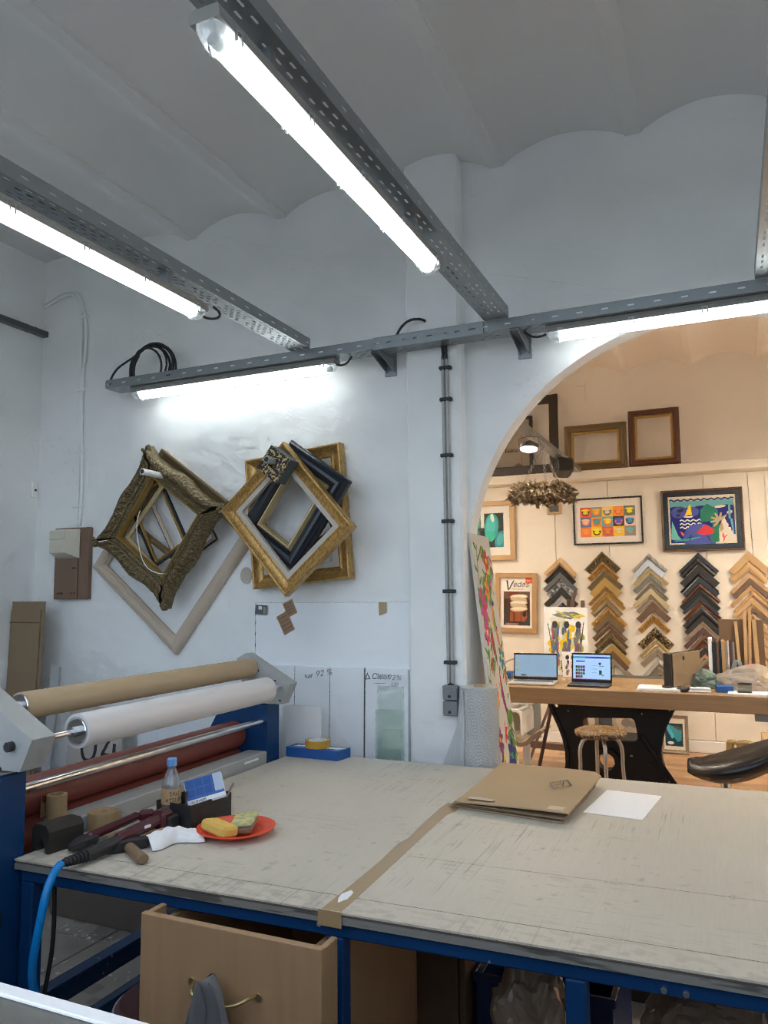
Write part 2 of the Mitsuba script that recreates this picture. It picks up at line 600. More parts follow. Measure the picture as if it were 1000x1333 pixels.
mat('m_spongegreen', proc(lambda p, n, uv: mix((.50, .42, .16), (.28, .33, .22), smoothstep(.42, .6, fbm(p.x * 70, p.y * 70, p.z * 70, 3)))), 0.95)
mat('m_tissue', (.80, .81, .82), 0.8)
mat('m_yellowtape', (.50, .28, .03), 0.3)
mat('m_cast', (.007, .007, .008), 0.45, spec=.25)
mat('m_leather', (.010, .010, .011), 0.28)
mat('m_leopard', proc(leopard_col), 0.5)
mat('m_bubble', (.42, .425, .41), 0.2, clearcoat=.5)
mat('m_bubble_sheet', (.50, .52, .52), 0.2, clearcoat=.5)
mat('m_towel', (.14, .145, .15), 0.95, bump=towel_bump, bscale=.0007, beps=.0008)
mat('m_brass', (.45, .36, .18), 0.3, metal=.9)
mat('m_leaf', (.115, .085, .05), 0.7)
mat('m_leaf_pale', (.30, .21, .12), 0.7)
mat('m_greencloth', (.15, .20, .175), 0.9)
mat('m_greyboard', (.32, .33, .33), 0.6)
mat('m_whiteboard', (.66, .70, .72), 0.45)
mat('m_styro', (.72, .75, .77), 0.5)
mat('m_ink', (.02, .02, .025), 0.6)
mat('m_plasterbare', (.33, .25, .17), 0.9)
mat('m_signgrey', (.40, .37, .33), 0.6)
mat('m_darkred', (.09, .03, .028), 0.5)
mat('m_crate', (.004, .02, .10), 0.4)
mat('m_wrap', (.27, .20, .145), 0.22)
mat('m_film', (.60, .58, .575), 0.4)
mat('m_dado', (.12, .105, .09), 0.6)
mat('m_yellow', (.6, .42, .02), 0.4)
mat('m_silverlap', (.55, .54, .52), 0.3, metal=.6)
scene['m_print'] = two({'type': 'principled', 'base_color': {'type': 'mesh_attribute', 'name': 'vertex_color'}, 'roughness': .5, 'specular': .3})
scene['m_clear'] = {'type': 'blendbsdf', 'weight': .22, 'a': {'type': 'thindielectric', 'int_ior': 1.49}, 'b': two({'type': 'diffuse', 'reflectance': rgb((.75, .8, .85))})}
scene['m_bag'] = {'type': 'blendbsdf', 'weight': .30, 'a': {'type': 'thindielectric', 'int_ior': 1.49}, 'b': two({'type': 'diffuse', 'reflectance': rgb((.62, .58, .54))})}
scene['m_pane'] = {'type': 'blendbsdf', 'weight': .025, 'a': {'type': 'thindielectric', 'int_ior': 1.5, 'specular_transmittance': rgb((.965, .985, .972))}, 'b': two({'type': 'diffuse', 'reflectance': rgb((.4, .5, .42))})}
scene['m_bottle'] = {'type': 'blendbsdf', 'weight': .13, 'a': {'type': 'thindielectric', 'int_ior': 1.5, 'specular_transmittance': rgb((.9, .92, .93))}, 'b': two({'type': 'diffuse', 'reflectance': rgb((.6, .65, .7))})}
scene['m_water'] = {'type': 'dielectric', 'int_ior': 1.33}


# ---------------------------------------------------------------- the setting
XL, XR, YB, WT = -3.73, 1.7, 3.3, 0.10
ACX, ACZ, AR, FZ = -0.05, 1.708, 1.0125, 0.26         # arch centre, radius; floor of the room behind
# main floor: concrete slabs with open joints
struct('floor', box(XL - .1, XR + .1, -.6, 3.4, -.14, -.006), 'm_joint', 'worn grey concrete floor with paint spots')
xs = [-3.73, -2.752, -1.85, -.95, -.05, .85, 1.7]
ys = [.5, 1.07, 1.97, 2.872, 3.3]
for i in range(len(xs) - 1):
    for j in range(len(ys) - 1):
        part('floor', 'slab', box(xs[i] + .003, xs[i + 1] - .003, ys[j] + .003, ys[j + 1] - .003, -.05, RNG.uniform(-.0012, 0), .002), 'm_slab')
# back floor, one step up: parquet
struct('floor_back', box(-3.2, 2.2, 3.4, 7.05, .02, FZ - .012), 'm_joint', 'honey coloured parquet floor of the back room')
variants = []
for k in range(4):
    variants.append(mat(f'm_plank{k}', [(.33, .185, .095), (.37, .215, .115), (.29, .155, .08), (.41, .25, .135)][k], .32))
row = 0
y = 4.75
while y < 6.97:
    x = -2.75 + (row % 3) * .14
    while x < 1.1:
        m = box(x + .0008, x + .4192, y + .0008, min(y + .0892, 6.97), FZ - .012, FZ)
        part('floor_back', 'plank', m, variants[RNG.randint(4)])
        x += .42
    y += .09
    row += 1
part('floor_back', 'plank_field', box(-3.2, 2.2, 3.4, 4.75, FZ - .012, FZ), 'm_parquet')

# wall with the arch
t = np.linspace(0, PI, 61)
arch = [(ACX + AR * math.cos(a), ACZ + AR * math.sin(a)) for a in t]
wall = [(XL - .1, 0), (ACX - AR, 0), (ACX - AR, ACZ)] + arch[::-1][1:-1] + [(ACX + AR, ACZ), (ACX + AR, 0), (2.35, 0), (2.35, 3.95), (XL - .1, 3.95)]
def rough_wall(m, axis, at, amp, size, freq, seed):
    m = m.subdivide_to_size(size, max_iter=14)
    m.merge_vertices()
    v = np.array(m.vertices)
    on = abs(v[:, axis] - at) < 1e-5
    n = meshkit.fbm(v[on] * freq, 3, seed) - .5 + .9 * (meshkit.fbm(v[on] * freq * .25, 2, seed + 5) - .5)
    v[on, axis] += amp * 2 * n
    m.vertices = v
    return m


struct('wall_back', rough_wall(prism_y(wall, YB, YB + WT), 1, YB, .0024, .032, 24, 3), 'm_plaster', 'white plastered wall with a wide round arch to the back room', smooth=35)
part('wall_back', 'jamb_pier', box(-1.55, ACX - AR, YB + WT, 3.63, 0, 1.74, .006), 'm_plaster')
part('wall_back', 'dado_board', box(XL, -1.33, 3.285, 3.299, 0, .52), 'm_dado')
part('wall_back', 'step_riser', box(ACX - AR, ACX + AR, YB, YB + WT, 0, FZ), 'm_joint')
struct('wall_left', rough_wall(box(XL - .12, XL, .4, YB + .05, 0, 3.95), 0, XL, .005, .04, 14, 8), 'm_plaster', 'rough white plastered side wall', smooth=40)
struct('wall_right', box(XR, XR + .12, .4, YB + .05, 0, 3.95), 'm_plaster', 'white side wall on the right')
struct('trim_1', box(-1.324, -1.06, 3.22, YB + .01, 0, 3.7, .012), 'm_plaster', 'white plastered pilaster between the hanging frames and the arch')
# shop front on the camera's side: sill wall, lintel, side piers; daylight comes in through the opening
struct('wall_front', cat([box(XL - .1, XR + .1, .43, .5, 0, 1.19), box(XL - .1, XR + .1, .40, .5, 3.3, 3.95), box(XL - .1, XL + .15, .40, .5, 1.19, 3.3), box(XR - .15, XR + .1, .40, .5, 1.19, 3.3)]), 'm_greybox', 'shop front wall under and around the shop window')
struct('window_1', box(XL + .15, XR - .15, .445, .5, 1.19, 1.2655, .004), 'm_sillbar' if 'm_sillbar' in scene else mat('m_sillbar', (.13, .125, .11), .4, metal=.3), 'grey metal bottom rail of the shop window')
part('window_1', 'bead', box(XL + .15, XR - .15, .488, .502, 1.2655, 1.269, .001), 'm_white')

# ceilings: shallow brick vaults between beams, plastered white
def vault(beams, z0, rise, bw, y0, y1, xa, xb):
    pts = [(xb, z0 + .35), (xa, z0 + .35)]
    edges = [xa - .2] + list(beams) + [xb + .2]
    for a, b in zip(edges[:-1], edges[1:]):
        l, r = a + bw / 2, b - bw / 2
        for s in np.linspace(0, 1, 13):
            x = l + (r - l) * s
            if xa <= x <= xb:
                pts.append((x, z0 + rise * (1 - (2 * s - 1) ** 2)))
    return prism_y(pts, y0, y1)


BM = [-3.21, -2.63, -2.05, -1.47, -.89, -.285, .30, .88, 1.46]
struct('ceiling', vault(BM, 3.555, .075, .07, .42, YB + .02, XL - .05, XR + .05), 'm_ceiling', 'white ceiling of shallow vaults between beams', smooth=20)
for x in BM:
    part('ceiling', 'beam', box(x - .036, x + .036, .42, YB + .01, 3.545, 3.62, .006), 'm_ceiling')
BM2 = [-2.89, -2.36, -1.825, -1.29, -.76, -.225, .31, .845, 1.38, 1.9]
struct('ceiling_back', vault(BM2, 3.53, .07, .06, YB + WT - .02, 7.05, -3.15, 2.15), 'm_cream', 'vaulted ceiling of the back room', smooth=20)
for x in BM2:
    part('ceiling_back', 'beam', box(x - .03, x + .03, YB + WT - .01, 7.02, 3.522, 3.58, .006), 'm_cream')
# back room walls
struct('wall_far', box(-3.2, 2.2, 7.0, 7.12, FZ - .05, 3.95), 'm_cream', 'cream far wall of the back room')
gx = [-3.12, -2.35, -1.42, -.95, -.165, .30, 1.2, 2.12]
for a, b in zip(gx[:-1], gx[1:]):
    part('wall_far', 'panel', box(a + .002, b - .002, 6.975, 7.0, FZ + .1, 2.556, .002), 'm_cream_panel')
part('wall_far', 'ledge', box(-3.2, 2.2, 6.80, 7.0, 2.56, 2.638, .004), 'm_cream_panel')
struct('baseboard_far', box(-3.1, 2.1, 6.955, 6.98, FZ, FZ + .095, .004), 'm_white', 'white baseboard of the far wall')
struct('wall_far_left', box(-3.3, -3.15, YB + WT, 7.05, FZ - .05, 3.95), 'm_cream', 'cream side wall of the back room')
struct('wall_far_right', box(2.15, 2.3, YB + WT, 7.05, FZ - .05, 3.95), 'm_cream', 'cream side wall of the back room')
# bare spots on the far wall
part('wall_far', 'old_bracket', cat([box(-1.118, -1.108, 6.985, 7.001, 3.30, 3.47, .001), box(-1.20, -1.112, 6.99, 7.001, 3.44, 3.45)]), 'm_cream_panel')


# ---------------------------------------------------------------- cable trays and lamps
def slots(L, w, rows, pitch, sw, sl, stagger=True):
    holes = []
    for r in range(rows):
        v = w * (r + .5) / rows * .86 + w * .07
        k = 0
        x = pitch * (.25 if not stagger or r % 2 == 0 else .75)
        while x + sl / 2 < L:
            c = sg.LineString([(x - sl / 2 + sw / 2, v), (x + sl / 2 - sw / 2, v)]).buffer(sw / 2, quad_segs=2)
            if x - sl / 2 > .001:
                holes.append(list(c.exterior.coords))
            x += pitch
    return holes


def perforated(L, w, th, rows, pitch, sw, sl, stagger=True, mod=.2):
    """a strip along x (0..L), across y (0..w), th thick, made of short punched modules"""
    out, x = [], 0
    while x < L - 1e-6:
        l = min(mod, L - x)
        p = sg.Polygon([(0, 0), (l, 0), (l, w), (0, w)], slots(l, w, rows, pitch, sw, sl, stagger))
        m = poly(p, th)
        m.apply_translation([x, 0, 0])
        out.append(m)
        x += l
    return cat(out)


def tray(key, L, w, h, place, rows=4, pitch=.05, sw=.007, sl=.026, wall_pitch=.1):
    """channel open upwards: local x along, y across (0..w), z up"""
    th = .0016
    lip = .009
    part(key, 'bottom', place(perforated(L, w, th, rows, pitch, sw, sl)), 'm_galv')
    for y0, s in ((0, 1), (w - th, -1)):
        side = perforated(L, h, th, 1, wall_pitch, .007, .028, False)
        v = side.vertices.copy()
        side.vertices = np.stack([v[:, 0], y0 + v[:, 2], v[:, 1]], 1)
        side.invert()
        y1 = y0 if s > 0 else y0 + th - lip
        part(key, 'side_wall', place(cat([side, box(0, L, y1, y1 + lip, h, h + .0025, .0006)])), 'm_galv')


ax_x = lambda x0, y0, z0: (lambda m: mv(m, (x0, y0, z0)))
ax_y = lambda x0, y0, z0: (lambda m: mv(m, (x0, y0, z0), rz=90))      # local x -> +y, local y -> -x
k = thing('cable_tray', 'galvanised perforated cable tray running along the back wall under the coiled cable', 'cable tray')
tray(k, 4.6, .115, .043, ax_x(-3.03, 3.10, 2.702), rows=4)
k = thing('cable_tray', 'galvanised cable tray above the left tube lamp, running from the window to the back wall', 'cable tray')
tray(k, 2.65, .105, .046, ax_y(-1.762, .45, 2.748), rows=5, pitch=.042)
k = thing('cable_tray', 'galvanised cable tray above the big tube lamp in the middle of the ceiling', 'cable tray')
tray(k, 2.65, .105, .046, ax_y(-.80, .45, 2.748), rows=4)
k = thing('cable_tray', 'galvanised cable tray at the right edge of the photo, ending at the wall tray', 'cable tray')
tray(k, 2.65, .105, .046, ax_y(.247, .45, 2.748), rows=4)
k = thing('tray_joint', 'bright slotted joining channel on the wall tray in front of the pilaster', 'tray joint')
jl = .52
side = perforated(jl, .052, .002, 1, .065, .009, .03, False, mod=.13)
v = side.vertices.copy(); side.vertices = np.stack([v[:, 0], v[:, 2], v[:, 1]], 1); side.invert()
part(k, 'face', ax_x(-1.43, 3.092, 2.692)(side), 'm_galv')
part(k, 'rim', box(-1.43, -.91, 3.092, 3.108, 2.744, 2.748, .001), 'm_galv')
for x, lab in ((-1.43, 'steel cantilever bracket under the wall tray, left of the pilaster'), (-.78, 'steel cantilever bracket under the wall tray where the middle tray ends')):
    k = thing('tray_bracket', lab, 'bracket')
    part(k, 'arm', cat([prism_x([(3.11, 2.70), (3.11, 2.685), (3.3, 2.635), (3.3, 2.70)], x - .022, x - .019), prism_x([(3.11, 2.70), (3.11, 2.685), (3.3, 2.635), (3.3, 2.70)], x + .019, x + .022),
                        box(x - .022, x + .022, 3.11, 3.3, 2.697, 2.7005)]), 'm_galv')
    part(k, 'back_plate', box(x - .03, x + .03, 3.292, 3.3, 2.62, 2.80, .001), 'm_galv')


def tube_lamp(label, place, L=1.23, lum=TUBE, col=(.93, 1.0, 1.0), group=None):
    """weatherproof batten: local x along (centred), hangs below z = 0"""
    k = thing('tube_lamp', label, 'tube lamp', group)
    t = np.linspace(0, 1, 15)
    housing = prism_x([(-.030, 0), (-.034, -.014), (-.034, -.028), (.034, -.028), (.034, -.014), (.030, 0)], -L / 2, L / 2)
    part(k, 'housing', place(housing), 'm_housing')
    prof = [(.028 * math.cos(a), -.029 - .036 * math.sin(a)) for a in np.linspace(0, PI, 19)]
    e = L / 2 - .055
    lens = prism_x(prof, -e, e)
    scene_key = part(k, 'lens', place(lens), 'm_white', smooth=30, label='glowing white lens')
    scene[scene_key]['emitter'] = {'type': 'area', 'radiance': rgb(np.array(col) * lum)}
    for s in (-1, 1):
        rings = []
        for u in np.linspace(0, 1, 7):
            sc = math.sqrt(max(0, 1 - u ** 2)) * .999 + .001
            rings.append([(s * (e + .001 + .054 * u), .0325 * math.cos(a) * (.6 + .4 * sc), -.029 - .041 * math.sin(a) * (sc * .9 + .1)) for a in np.linspace(0, PI, 17)])
        cap = loft(rings, False)
        part(k, 'end_cover', place(cap), 'm_clear', smooth=40, label='clear plastic end')
        part(k, 'tube_socket', place(cyl((s * (e + .002), 0, -.046), (s * (e + .03), 0, -.046), .013, 16)), 'm_grey')
    for u in (-.45, -.22, .0, .22, .45):
        for y in (-.0355, .0355):
            part(k, 'clip', place(cat([box(u * L - .011, u * L - .007, y - .0025, y + .0025, -.044, -.018), box(u * L + .007, u * L + .011, y - .0025, y + .0025, -.044, -.018), box(u * L - .011, u * L + .011, y - .0025, y + .0025, -.022, -.018)])), 'm_steel')
    return k


along_y = lambda x, y, z: (lambda m: mv(m, (x, y, z), rz=90))
along_x = lambda x, y, z: (lambda m: mv(m, (x, y, z)))
kl = tube_lamp('lit tube lamp under the left ceiling tray', along_y(-1.80, 1.71, 2.697))
for y in (1.30, 2.12):
    part(kl, 'hanger', box(-1.82, -1.785, y - .012, y + .012, 2.697, 2.749, .001), 'm_galv')
tube_lamp('largest lit tube lamp, under the ceiling tray in the middle of the photo', along_y(-.848, 1.705, 2.697))
kl = [q for q in labels if q.startswith('tube_lamp')][-1]
for y in (1.30, 2.12):
    part(kl, 'hanger', box(-.865, -.83, y - .012, y + .012, 2.697, 2.749, .001), 'm_galv')
tube_lamp('lit tube lamp under the wall tray above the hanging frames', along_x(-2.27, 3.163, 2.70), L=1.235, lum=TUBE * .7)
tube_lamp('lit tube lamp under the wall tray above the arch', along_x(-.035, 3.163, 2.70), L=1.235, lum=TUBE * .7)

# lamps' leads, the coil on the tray, the stub of cable
def wire(label, pts, r, matn, n=40, name='cable', cat_='cable'):
    k = thing(name, label, cat_)
    put(k, tube(pts, r, 10, n), matn, True)
    return k


coil = []
for i in range(7):
    R, cx, cz = [.112, .15, .124, .142, .118, .134, .147][i], [-2.80, -2.765, -2.79, -2.775, -2.785, -2.795, -2.77][i], [2.80, 2.79, 2.805, 2.792, 2.81, 2.798, 2.795][i]
    for a in np.linspace(0, 2 * PI, 25)[:-1]:
        coil.append((cx + R * math.cos(a + 2.4), 3.15 + .010 * math.sin(a + i) + .006 * i, max(2.716, cz + R * .95 * math.sin(a + 2.4))))
coil += [(-2.95, 3.17, 2.86), (-3.03, 3.165, 2.81), (-3.055, 3.16, 2.75), (-3.045, 3.155, 2.71)]
wire('coil of dark grey cable resting on the left end of the wall tray', coil, .006, 'm_rubber', 380, 'coiled_cable')
wire('short black cable stub bending out of the pilaster above the tray', [(-1.37, 3.19, 2.735), (-1.335, 3.17, 2.79), (-1.28, 3.175, 2.835), (-1.235, 3.19, 2.838), (-1.225, 3.225, 2.838)], .006, 'm_rubber')
part('trim_1', 'cable_hole', hang(trimesh.creation.extrude_polygon(sg.Point(0, 0).buffer(.017, quad_segs=4), .004), (-1.225, 3.222, 2.838), 0, 90), 'm_plasterbare')
wire('black lead from the left ceiling lamp into its tray', [(-1.80, 2.32, 2.672), (-1.795, 2.37, 2.66), (-1.775, 2.40, 2.672), (-1.77, 2.36, 2.70)], .005, 'm_rubber')
wire('black lead from the lamp above the hanging frames', [(-1.66, 3.163, 2.675), (-1.61, 3.163, 2.668), (-1.575, 3.163, 2.70)], .005, 'm_rubber')
wire('black lead from the lamp above the arch', [(-.65, 3.163, 2.675), (-.70, 3.163, 2.668), (-.75, 3.17, 2.70)], .005, 'm_rubber')

# conduit with clips and double switch box on the pilaster
k = thing('conduit', 'grey conduit with black clips running down the pilaster', 'conduit')
for dx in (-.009, .009):
    part(k, 'pipe', cyl((-1.124 + dx, 3.207, 1.20), (-1.127 + dx, 3.207, 2.64), .0075, 14), 'm_grey', True)
    part(k, 'cable', tube([(-1.127 + dx, 3.207, 2.63), (-1.127 + dx * .8, 3.207, 2.67), (-1.127 + dx, 3.205, 2.702)], .0065, 10), 'm_rubber', True, label='black cable entering the tray')
    part(k, 'cable', tube([(-1.124 + dx, 3.207, 1.21), (-1.124 + dx * .6, 3.207, 1.19)], .0065, 10), 'm_rubber', True)
for z in (2.60, 2.455, 2.20, 1.905, 1.597, 1.29):
    part(k, 'clip', box(-1.152, -1.096, 3.195, 3.222, z - .008, z + .008, .003), 'm_rubber')
k = thing('switch_box', 'grey double switch box at the foot of the pilaster conduit', 'switch box')
for z, n in ((1.163, 0), (1.097, 1)):
    part(k, 'cover', box(-1.152, -1.088, 3.175, 3.222, z - .031, z + .031, .004), 'm_greybox')
    part(k, 'knob', cyl((-1.12, 3.176, z - .014), (-1.12, 3.17, z - .014), .006, 14), 'm_rubber')

# left corner: pipe, iron bar, bell
k = thing('conduit', 'white painted double pipe bending down from the left corner to the fuse board', 'conduit')
pts = [(-3.715, 3.288, 3.355), (-3.62, 3.288, 3.385), (-3.50, 3.288, 3.395), (-3.43, 3.288, 3.34), (-3.412, 3.288, 3.24), (-3.405, 3.288, 2.9), (-3.398, 3.288, 2.4), (-3.40, 3.288, 1.99)]
part(k, 'pipe', tube(pts, .0085, 10, 60), 'm_plaster', True)
part(k, 'pipe', tube([(x + (.02 if i > 3 else 0), y, z - (.022 if i <= 3 else 0)) for i, (x, y, z) in enumerate(pts)], .0085, 10, 60), 'm_plaster', True)
for z in (3.22, 2.78, 2.42, 2.1):
    part(k, 'clip', box(-3.425, -3.365, 3.275, 3.2985, z - .008, z + .008, .002), 'm_plaster')
k = thing('wall_bar', 'dark iron bar on the left wall ending at the corner', 'bar')
put(k, box(-3.735, -3.69, .52, 3.31, 3.145, 3.18, .003), 'm_greydark')
k = thing('door_bell', 'small white bell button on the left wall by the corner', 'bell button')
part(k, 'plate', box(-3.731, -3.712, 3.245, 3.29, 2.165, 2.262, .006), 'm_white')
part(k, 'button', cyl((-3.712, 3.267, 2.21), (-3.708, 3.267, 2.21), .007, 14), 'm_rubber')
k = thing('fuse_board', 'brown wooden board on the back wall with a cream fuse box', 'fuse board')
part(k, 'plank', box(-3.535, -3.36, 3.262, 3.3, 1.57, 1.975, .003), mat('m_fuseboard', (.17, .105, .07), .6))
part(k, 'plank', box(-3.358, -3.284, 3.268, 3.3, 1.57, 1.975, .003), 'm_fuseboard')
kk = part(k, 'fuse_box', hull([(-3.51, 3.262, 1.97), (-3.345, 3.262, 1.965), (-3.345, 3.262, 1.80), (-3.51, 3.262, 1.80), (-3.50, 3.19, 1.955), (-3.385, 3.19, 1.955), (-3.385, 3.19, 1.83), (-3.50, 3.19, 1.83)]), 'm_cream_plastic', label='cream plastic box')
part(kk, 'cover', box(-3.497, -3.39, 3.184, 3.19, 1.905, 1.953, .002), 'm_cream_plastic')
for x, z in ((-3.39, 1.745), (-3.375, 1.745), (-3.50, 1.603), (-3.483, 1.603), (-3.467, 1.603), (-3.40, 1.603), (-3.375, 1.603)):
    part(k, 'hole', cyl((x, 3.2625, z), (x, 3.2605, z), .006, 10), 'm_rubber')


# ---------------------------------------------------------------- the big work table
k = thing('work_table', 'large work table with worn cream top on a blue steel frame', 'table')
top = [(-1.825, 1.583), (.80, 1.669), (.80, 3.135), (-1.825, 3.09)]
part(k, 'top_sheet', prism_z(top, .8755, .88), 'm_board', label='worn cream top sheet')
ins = [(x + (.0015 if x < 0 else 0), y + (.002 if y < 2 else -.002)) for x, y in top]
part(k, 'thin_sheet', prism_z(ins, .8722, .8753), 'm_layer')
part(k, 'thin_sheet', prism_z([(x, y + (.003 if y < 2 else 0)) for x, y in ins], .869, .872), 'm_layer')
part(k, 'core_board', prism_z([(x, y + (.001 if y < 2 else 0)) for x, y in top], .853, .8688), 'm_edge', label='grey scuffed edge')
fy = lambda x: 1.583 + (x + 1.825) * .0328
def fbar(x0, x1, y0, y1, z0, z1, skew=True):
    m = box(x0, x1, y0, y1, z0, z1, .004)
    if skew:
        v = m.vertices.copy(); v[:, 1] += (v[:, 0] + 1.825) * .0328; m.vertices = v
    return m
part(k, 'front_rail', fbar(-1.815, .80, 1.597, 1.637, .818, .853), 'm_blue')
part(k, 'back_rail', fbar(-1.815, .80, 3.04, 3.08, .818, .853, False), 'm_blue')
part(k, 'side_rail', box(-1.815, -1.775, 1.64, 3.04, .818, .853, .004), 'm_blue')
for x in (-1.815, -.882, -.345, .70):
    part(k, 'leg', fbar(x, x + .042, 1.598, 1.640, 0, .8178), 'm_blue')
for x in (-1.815, .70):
    part(k, 'leg', box(x, x + .042, 3.038, 3.08, 0, .8178, .004), 'm_blue')
part(k, 'lower_rail', box(-1.868, -1.828, 1.62, 3.06, .285, .335, .004), 'm_blue')
part(k, 'lower_rail', box(-1.80, .72, 3.04, 3.07, .22, .26, .004), 'm_blue')
for x in (-.155, -.115):
    part(k, 'bolt', cyl((x, fy(x) + .014, .83), (x, fy(x) + .008, .83), .006, 10), 'm_steel')
part(k, 'score_line', prism_z([(-1.62, fy(-1.62) + .088), (.6, fy(.6) + .082), (.6, fy(.6) + .0832), (-1.62, fy(-1.62) + .0892)], .8801, .8804), 'm_layer', label='long knife cut along the front')
part(k, 'score_line', prism_z([(-.84, fy(-.8) + .40), (.6, fy(.6) + .41), (.6, fy(.6) + .4107), (-.84, fy(-.8) + .4007)], .8801, .8804), 'm_layer')
k = thing('tape_strip', 'brown packing tape strip across the table top, folded over its front edge', 'tape strip')
ed = [(-.888, 1.618), (-.889, 1.75), (-.893, 1.95), (-.905, 2.10), (-.897, 2.16), (-.908, 2.30), (-.918, 2.50), (-.915, 2.56)]
ed2 = [(-.86, 2.56), (-.858, 2.47), (-.870, 2.42), (-.862, 2.2), (-.848, 1.9), (-.842, 1.75), (-.838, 1.62)]
part(k, 'strip', prism_z(ed + ed2, .8801, .8806), 'm_tape')
part(k, 'fold', box(-.895, -.835, fy(-.86) - .0016, fy(-.86) - .0004, .846, .8806), 'm_tape')
for y in (1.80, 2.12, 2.32):
    part(k, 'edge_line', prism_z([(-.898, y), (-.850, y + .015), (-.850, y + .0175), (-.898, y + .0025)], .8806, .8808), 'm_kraft')
part(k, 'torn_patch', prism_z([(-.868, 1.66), (-.858, 1.69), (-.862, 1.73), (-.874, 1.74), (-.885, 1.71), (-.878, 1.68)], .8806, .8809), 'm_white')

# ---------------------------------------------------------------- wooden drawer bin under the table
k = thing('drawer', 'open topped plywood drawer standing out from under the table', 'drawer')
dz0, dz1 = .30, .842
part(k, 'front', box(-1.322, -.832, 1.515, 1.533, dz0, dz1, .002), 'm_ply')
part(k, 'side', box(-.848, -.832, 1.534, 1.59, dz0, dz1 - .003, .002), 'm_ply')
part(k, 'side', box(-.905, -.891, 1.534, 2.2, dz0, .80, .002), 'm_ply')
part(k, 'side', box(-1.322, -1.306, 1.534, 1.59, dz0, dz1 - .003, .002), 'm_ply')
part(k, 'side', box(-1.322, -1.306, 1.5905, 2.2, dz0, .80, .002), 'm_ply')
part(k, 'back', box(-1.305, -.906, 2.184, 2.2, dz0, .80, .002), 'm_ply')
part(k, 'bottom', box(-1.305, -.906, 1.534, 2.183, dz0, dz0 + .01), 'm_ply')
h = part(k, 'handle', tube([(-.995, 1.515, .716), (-1.003, 1.495, .718), (-1.018, 1.478, .712), (-1.05, 1.474, .703), (-1.085, 1.475, .700), (-1.12, 1.474, .704), (-1.145, 1.482, .713), (-1.155, 1.5, .717), (-1.162, 1.515, .716)], .0042, 10, 40), 'm_brass', True, label='brass pull handle')
for x in (-.988, -1.168):
    part(h, 'rosette', cyl((x, 1.5155, .717), (x, 1.511, .717), .009, 16), 'm_brass')
k = thing('towel', 'grey waffle towel hung over the drawer handle', 'towel')
rings = []
for u in np.linspace(0, 1, 26):
    z = .757 - u * .34
    a = .024 + .046 * min(1, u * 2.6) ** .7
    b = .018 + .012 * u
    cx = -1.092 - .012 * u + .01 * math.sin(u * 3)
    rings.append([(cx + a * math.cos(t) * (1 + .05 * math.sin(5 * t + 3 * u)), 1.472 + b * math.sin(t) * (1 + .12 * math.sin(4 * math.cos(t) + 2.5)) - (.007 * min(1, u * 5)) * math.sin(6.5 * math.cos(t) + 1 + 2 * u), z - .02 * (1 - u) * math.cos(t) ** 2) for t in np.linspace(0, 2 * PI, 49)[:-1]])
part(k, 'cloth', loft(rings), 'm_towel', True)
fold = sheet(lambda a, b: (-1.112 - .055 * a + .052 * b * (.7 + .3 * a), 1.447 - .008 * a - .012 * math.sin(b * 3.1) - .002 * math.sin(a * 9), .764 - .34 * a - .05 * (b - .45) ** 2 * 4 * (1 - .5 * a)), 30, 16, .005)
part(k, 'fold', fold, 'm_towel', True)

# ---------------------------------------------------------------- under the table
k = thing('cabinet', 'plywood cabinet side in the dark under the table, right of the drawer', 'cabinet')
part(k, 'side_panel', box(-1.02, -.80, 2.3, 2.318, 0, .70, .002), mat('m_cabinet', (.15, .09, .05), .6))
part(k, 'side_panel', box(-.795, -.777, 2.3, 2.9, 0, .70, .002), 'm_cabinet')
k = thing('plastic_crate', 'dark blue plastic crate in the shade under the table', 'crate')
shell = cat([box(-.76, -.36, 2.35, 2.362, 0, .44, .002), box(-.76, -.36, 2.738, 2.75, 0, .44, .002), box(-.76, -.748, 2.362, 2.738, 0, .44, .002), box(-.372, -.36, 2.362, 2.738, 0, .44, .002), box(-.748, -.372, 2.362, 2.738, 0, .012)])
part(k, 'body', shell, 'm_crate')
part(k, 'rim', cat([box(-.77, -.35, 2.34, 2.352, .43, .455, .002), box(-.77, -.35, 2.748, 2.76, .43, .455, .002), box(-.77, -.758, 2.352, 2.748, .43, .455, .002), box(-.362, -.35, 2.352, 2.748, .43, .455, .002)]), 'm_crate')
k = thing('plastic_tray', 'dark plastic tray with a pale rim under the table', 'tray')
part(k, 'bowl', lathe([(0, .3), (.10, .3), (.13, .36), (.135, .36), (.104, .294), (0, .294)], 24).apply_translation([-.70, 1.86, .12]), 'm_rubber', True)
k = thing('plastic_wrap', 'crumpled brownish plastic wrapping under the table, left of the right leg', 'plastic wrapping')
put(k, mv(blob(.12, .16, .2, .55, 2.2, 5, 4), (-.50, 2.05, .46)), 'm_wrap', 20)
k = thing('plastic_wrap', 'large crumpled brownish plastic wrapping under the table, right of the right leg', 'plastic wrapping')
put(k, mv(blob(.24, .18, .26, .5, 2.0, 9, 4), (-.06, 2.0, .42)), 'm_wrap', 20)
k = thing('round_stool', 'dark brown round stool seat half hidden behind the drawer', 'stool')
part(k, 'seat', lathe([(0, 0), (.15, 0), (.158, .012), (.158, .03), (.145, .045), (0, .05)], 48).apply_translation([-1.445, 1.80, .455]), 'm_darkred', 40)
part(k, 'rim', lathe([(.156, .004), (.164, .004), (.164, .028), (.156, .028), (.156, .004)], 48).apply_translation([-1.445, 1.80, .455]), 'm_grey')
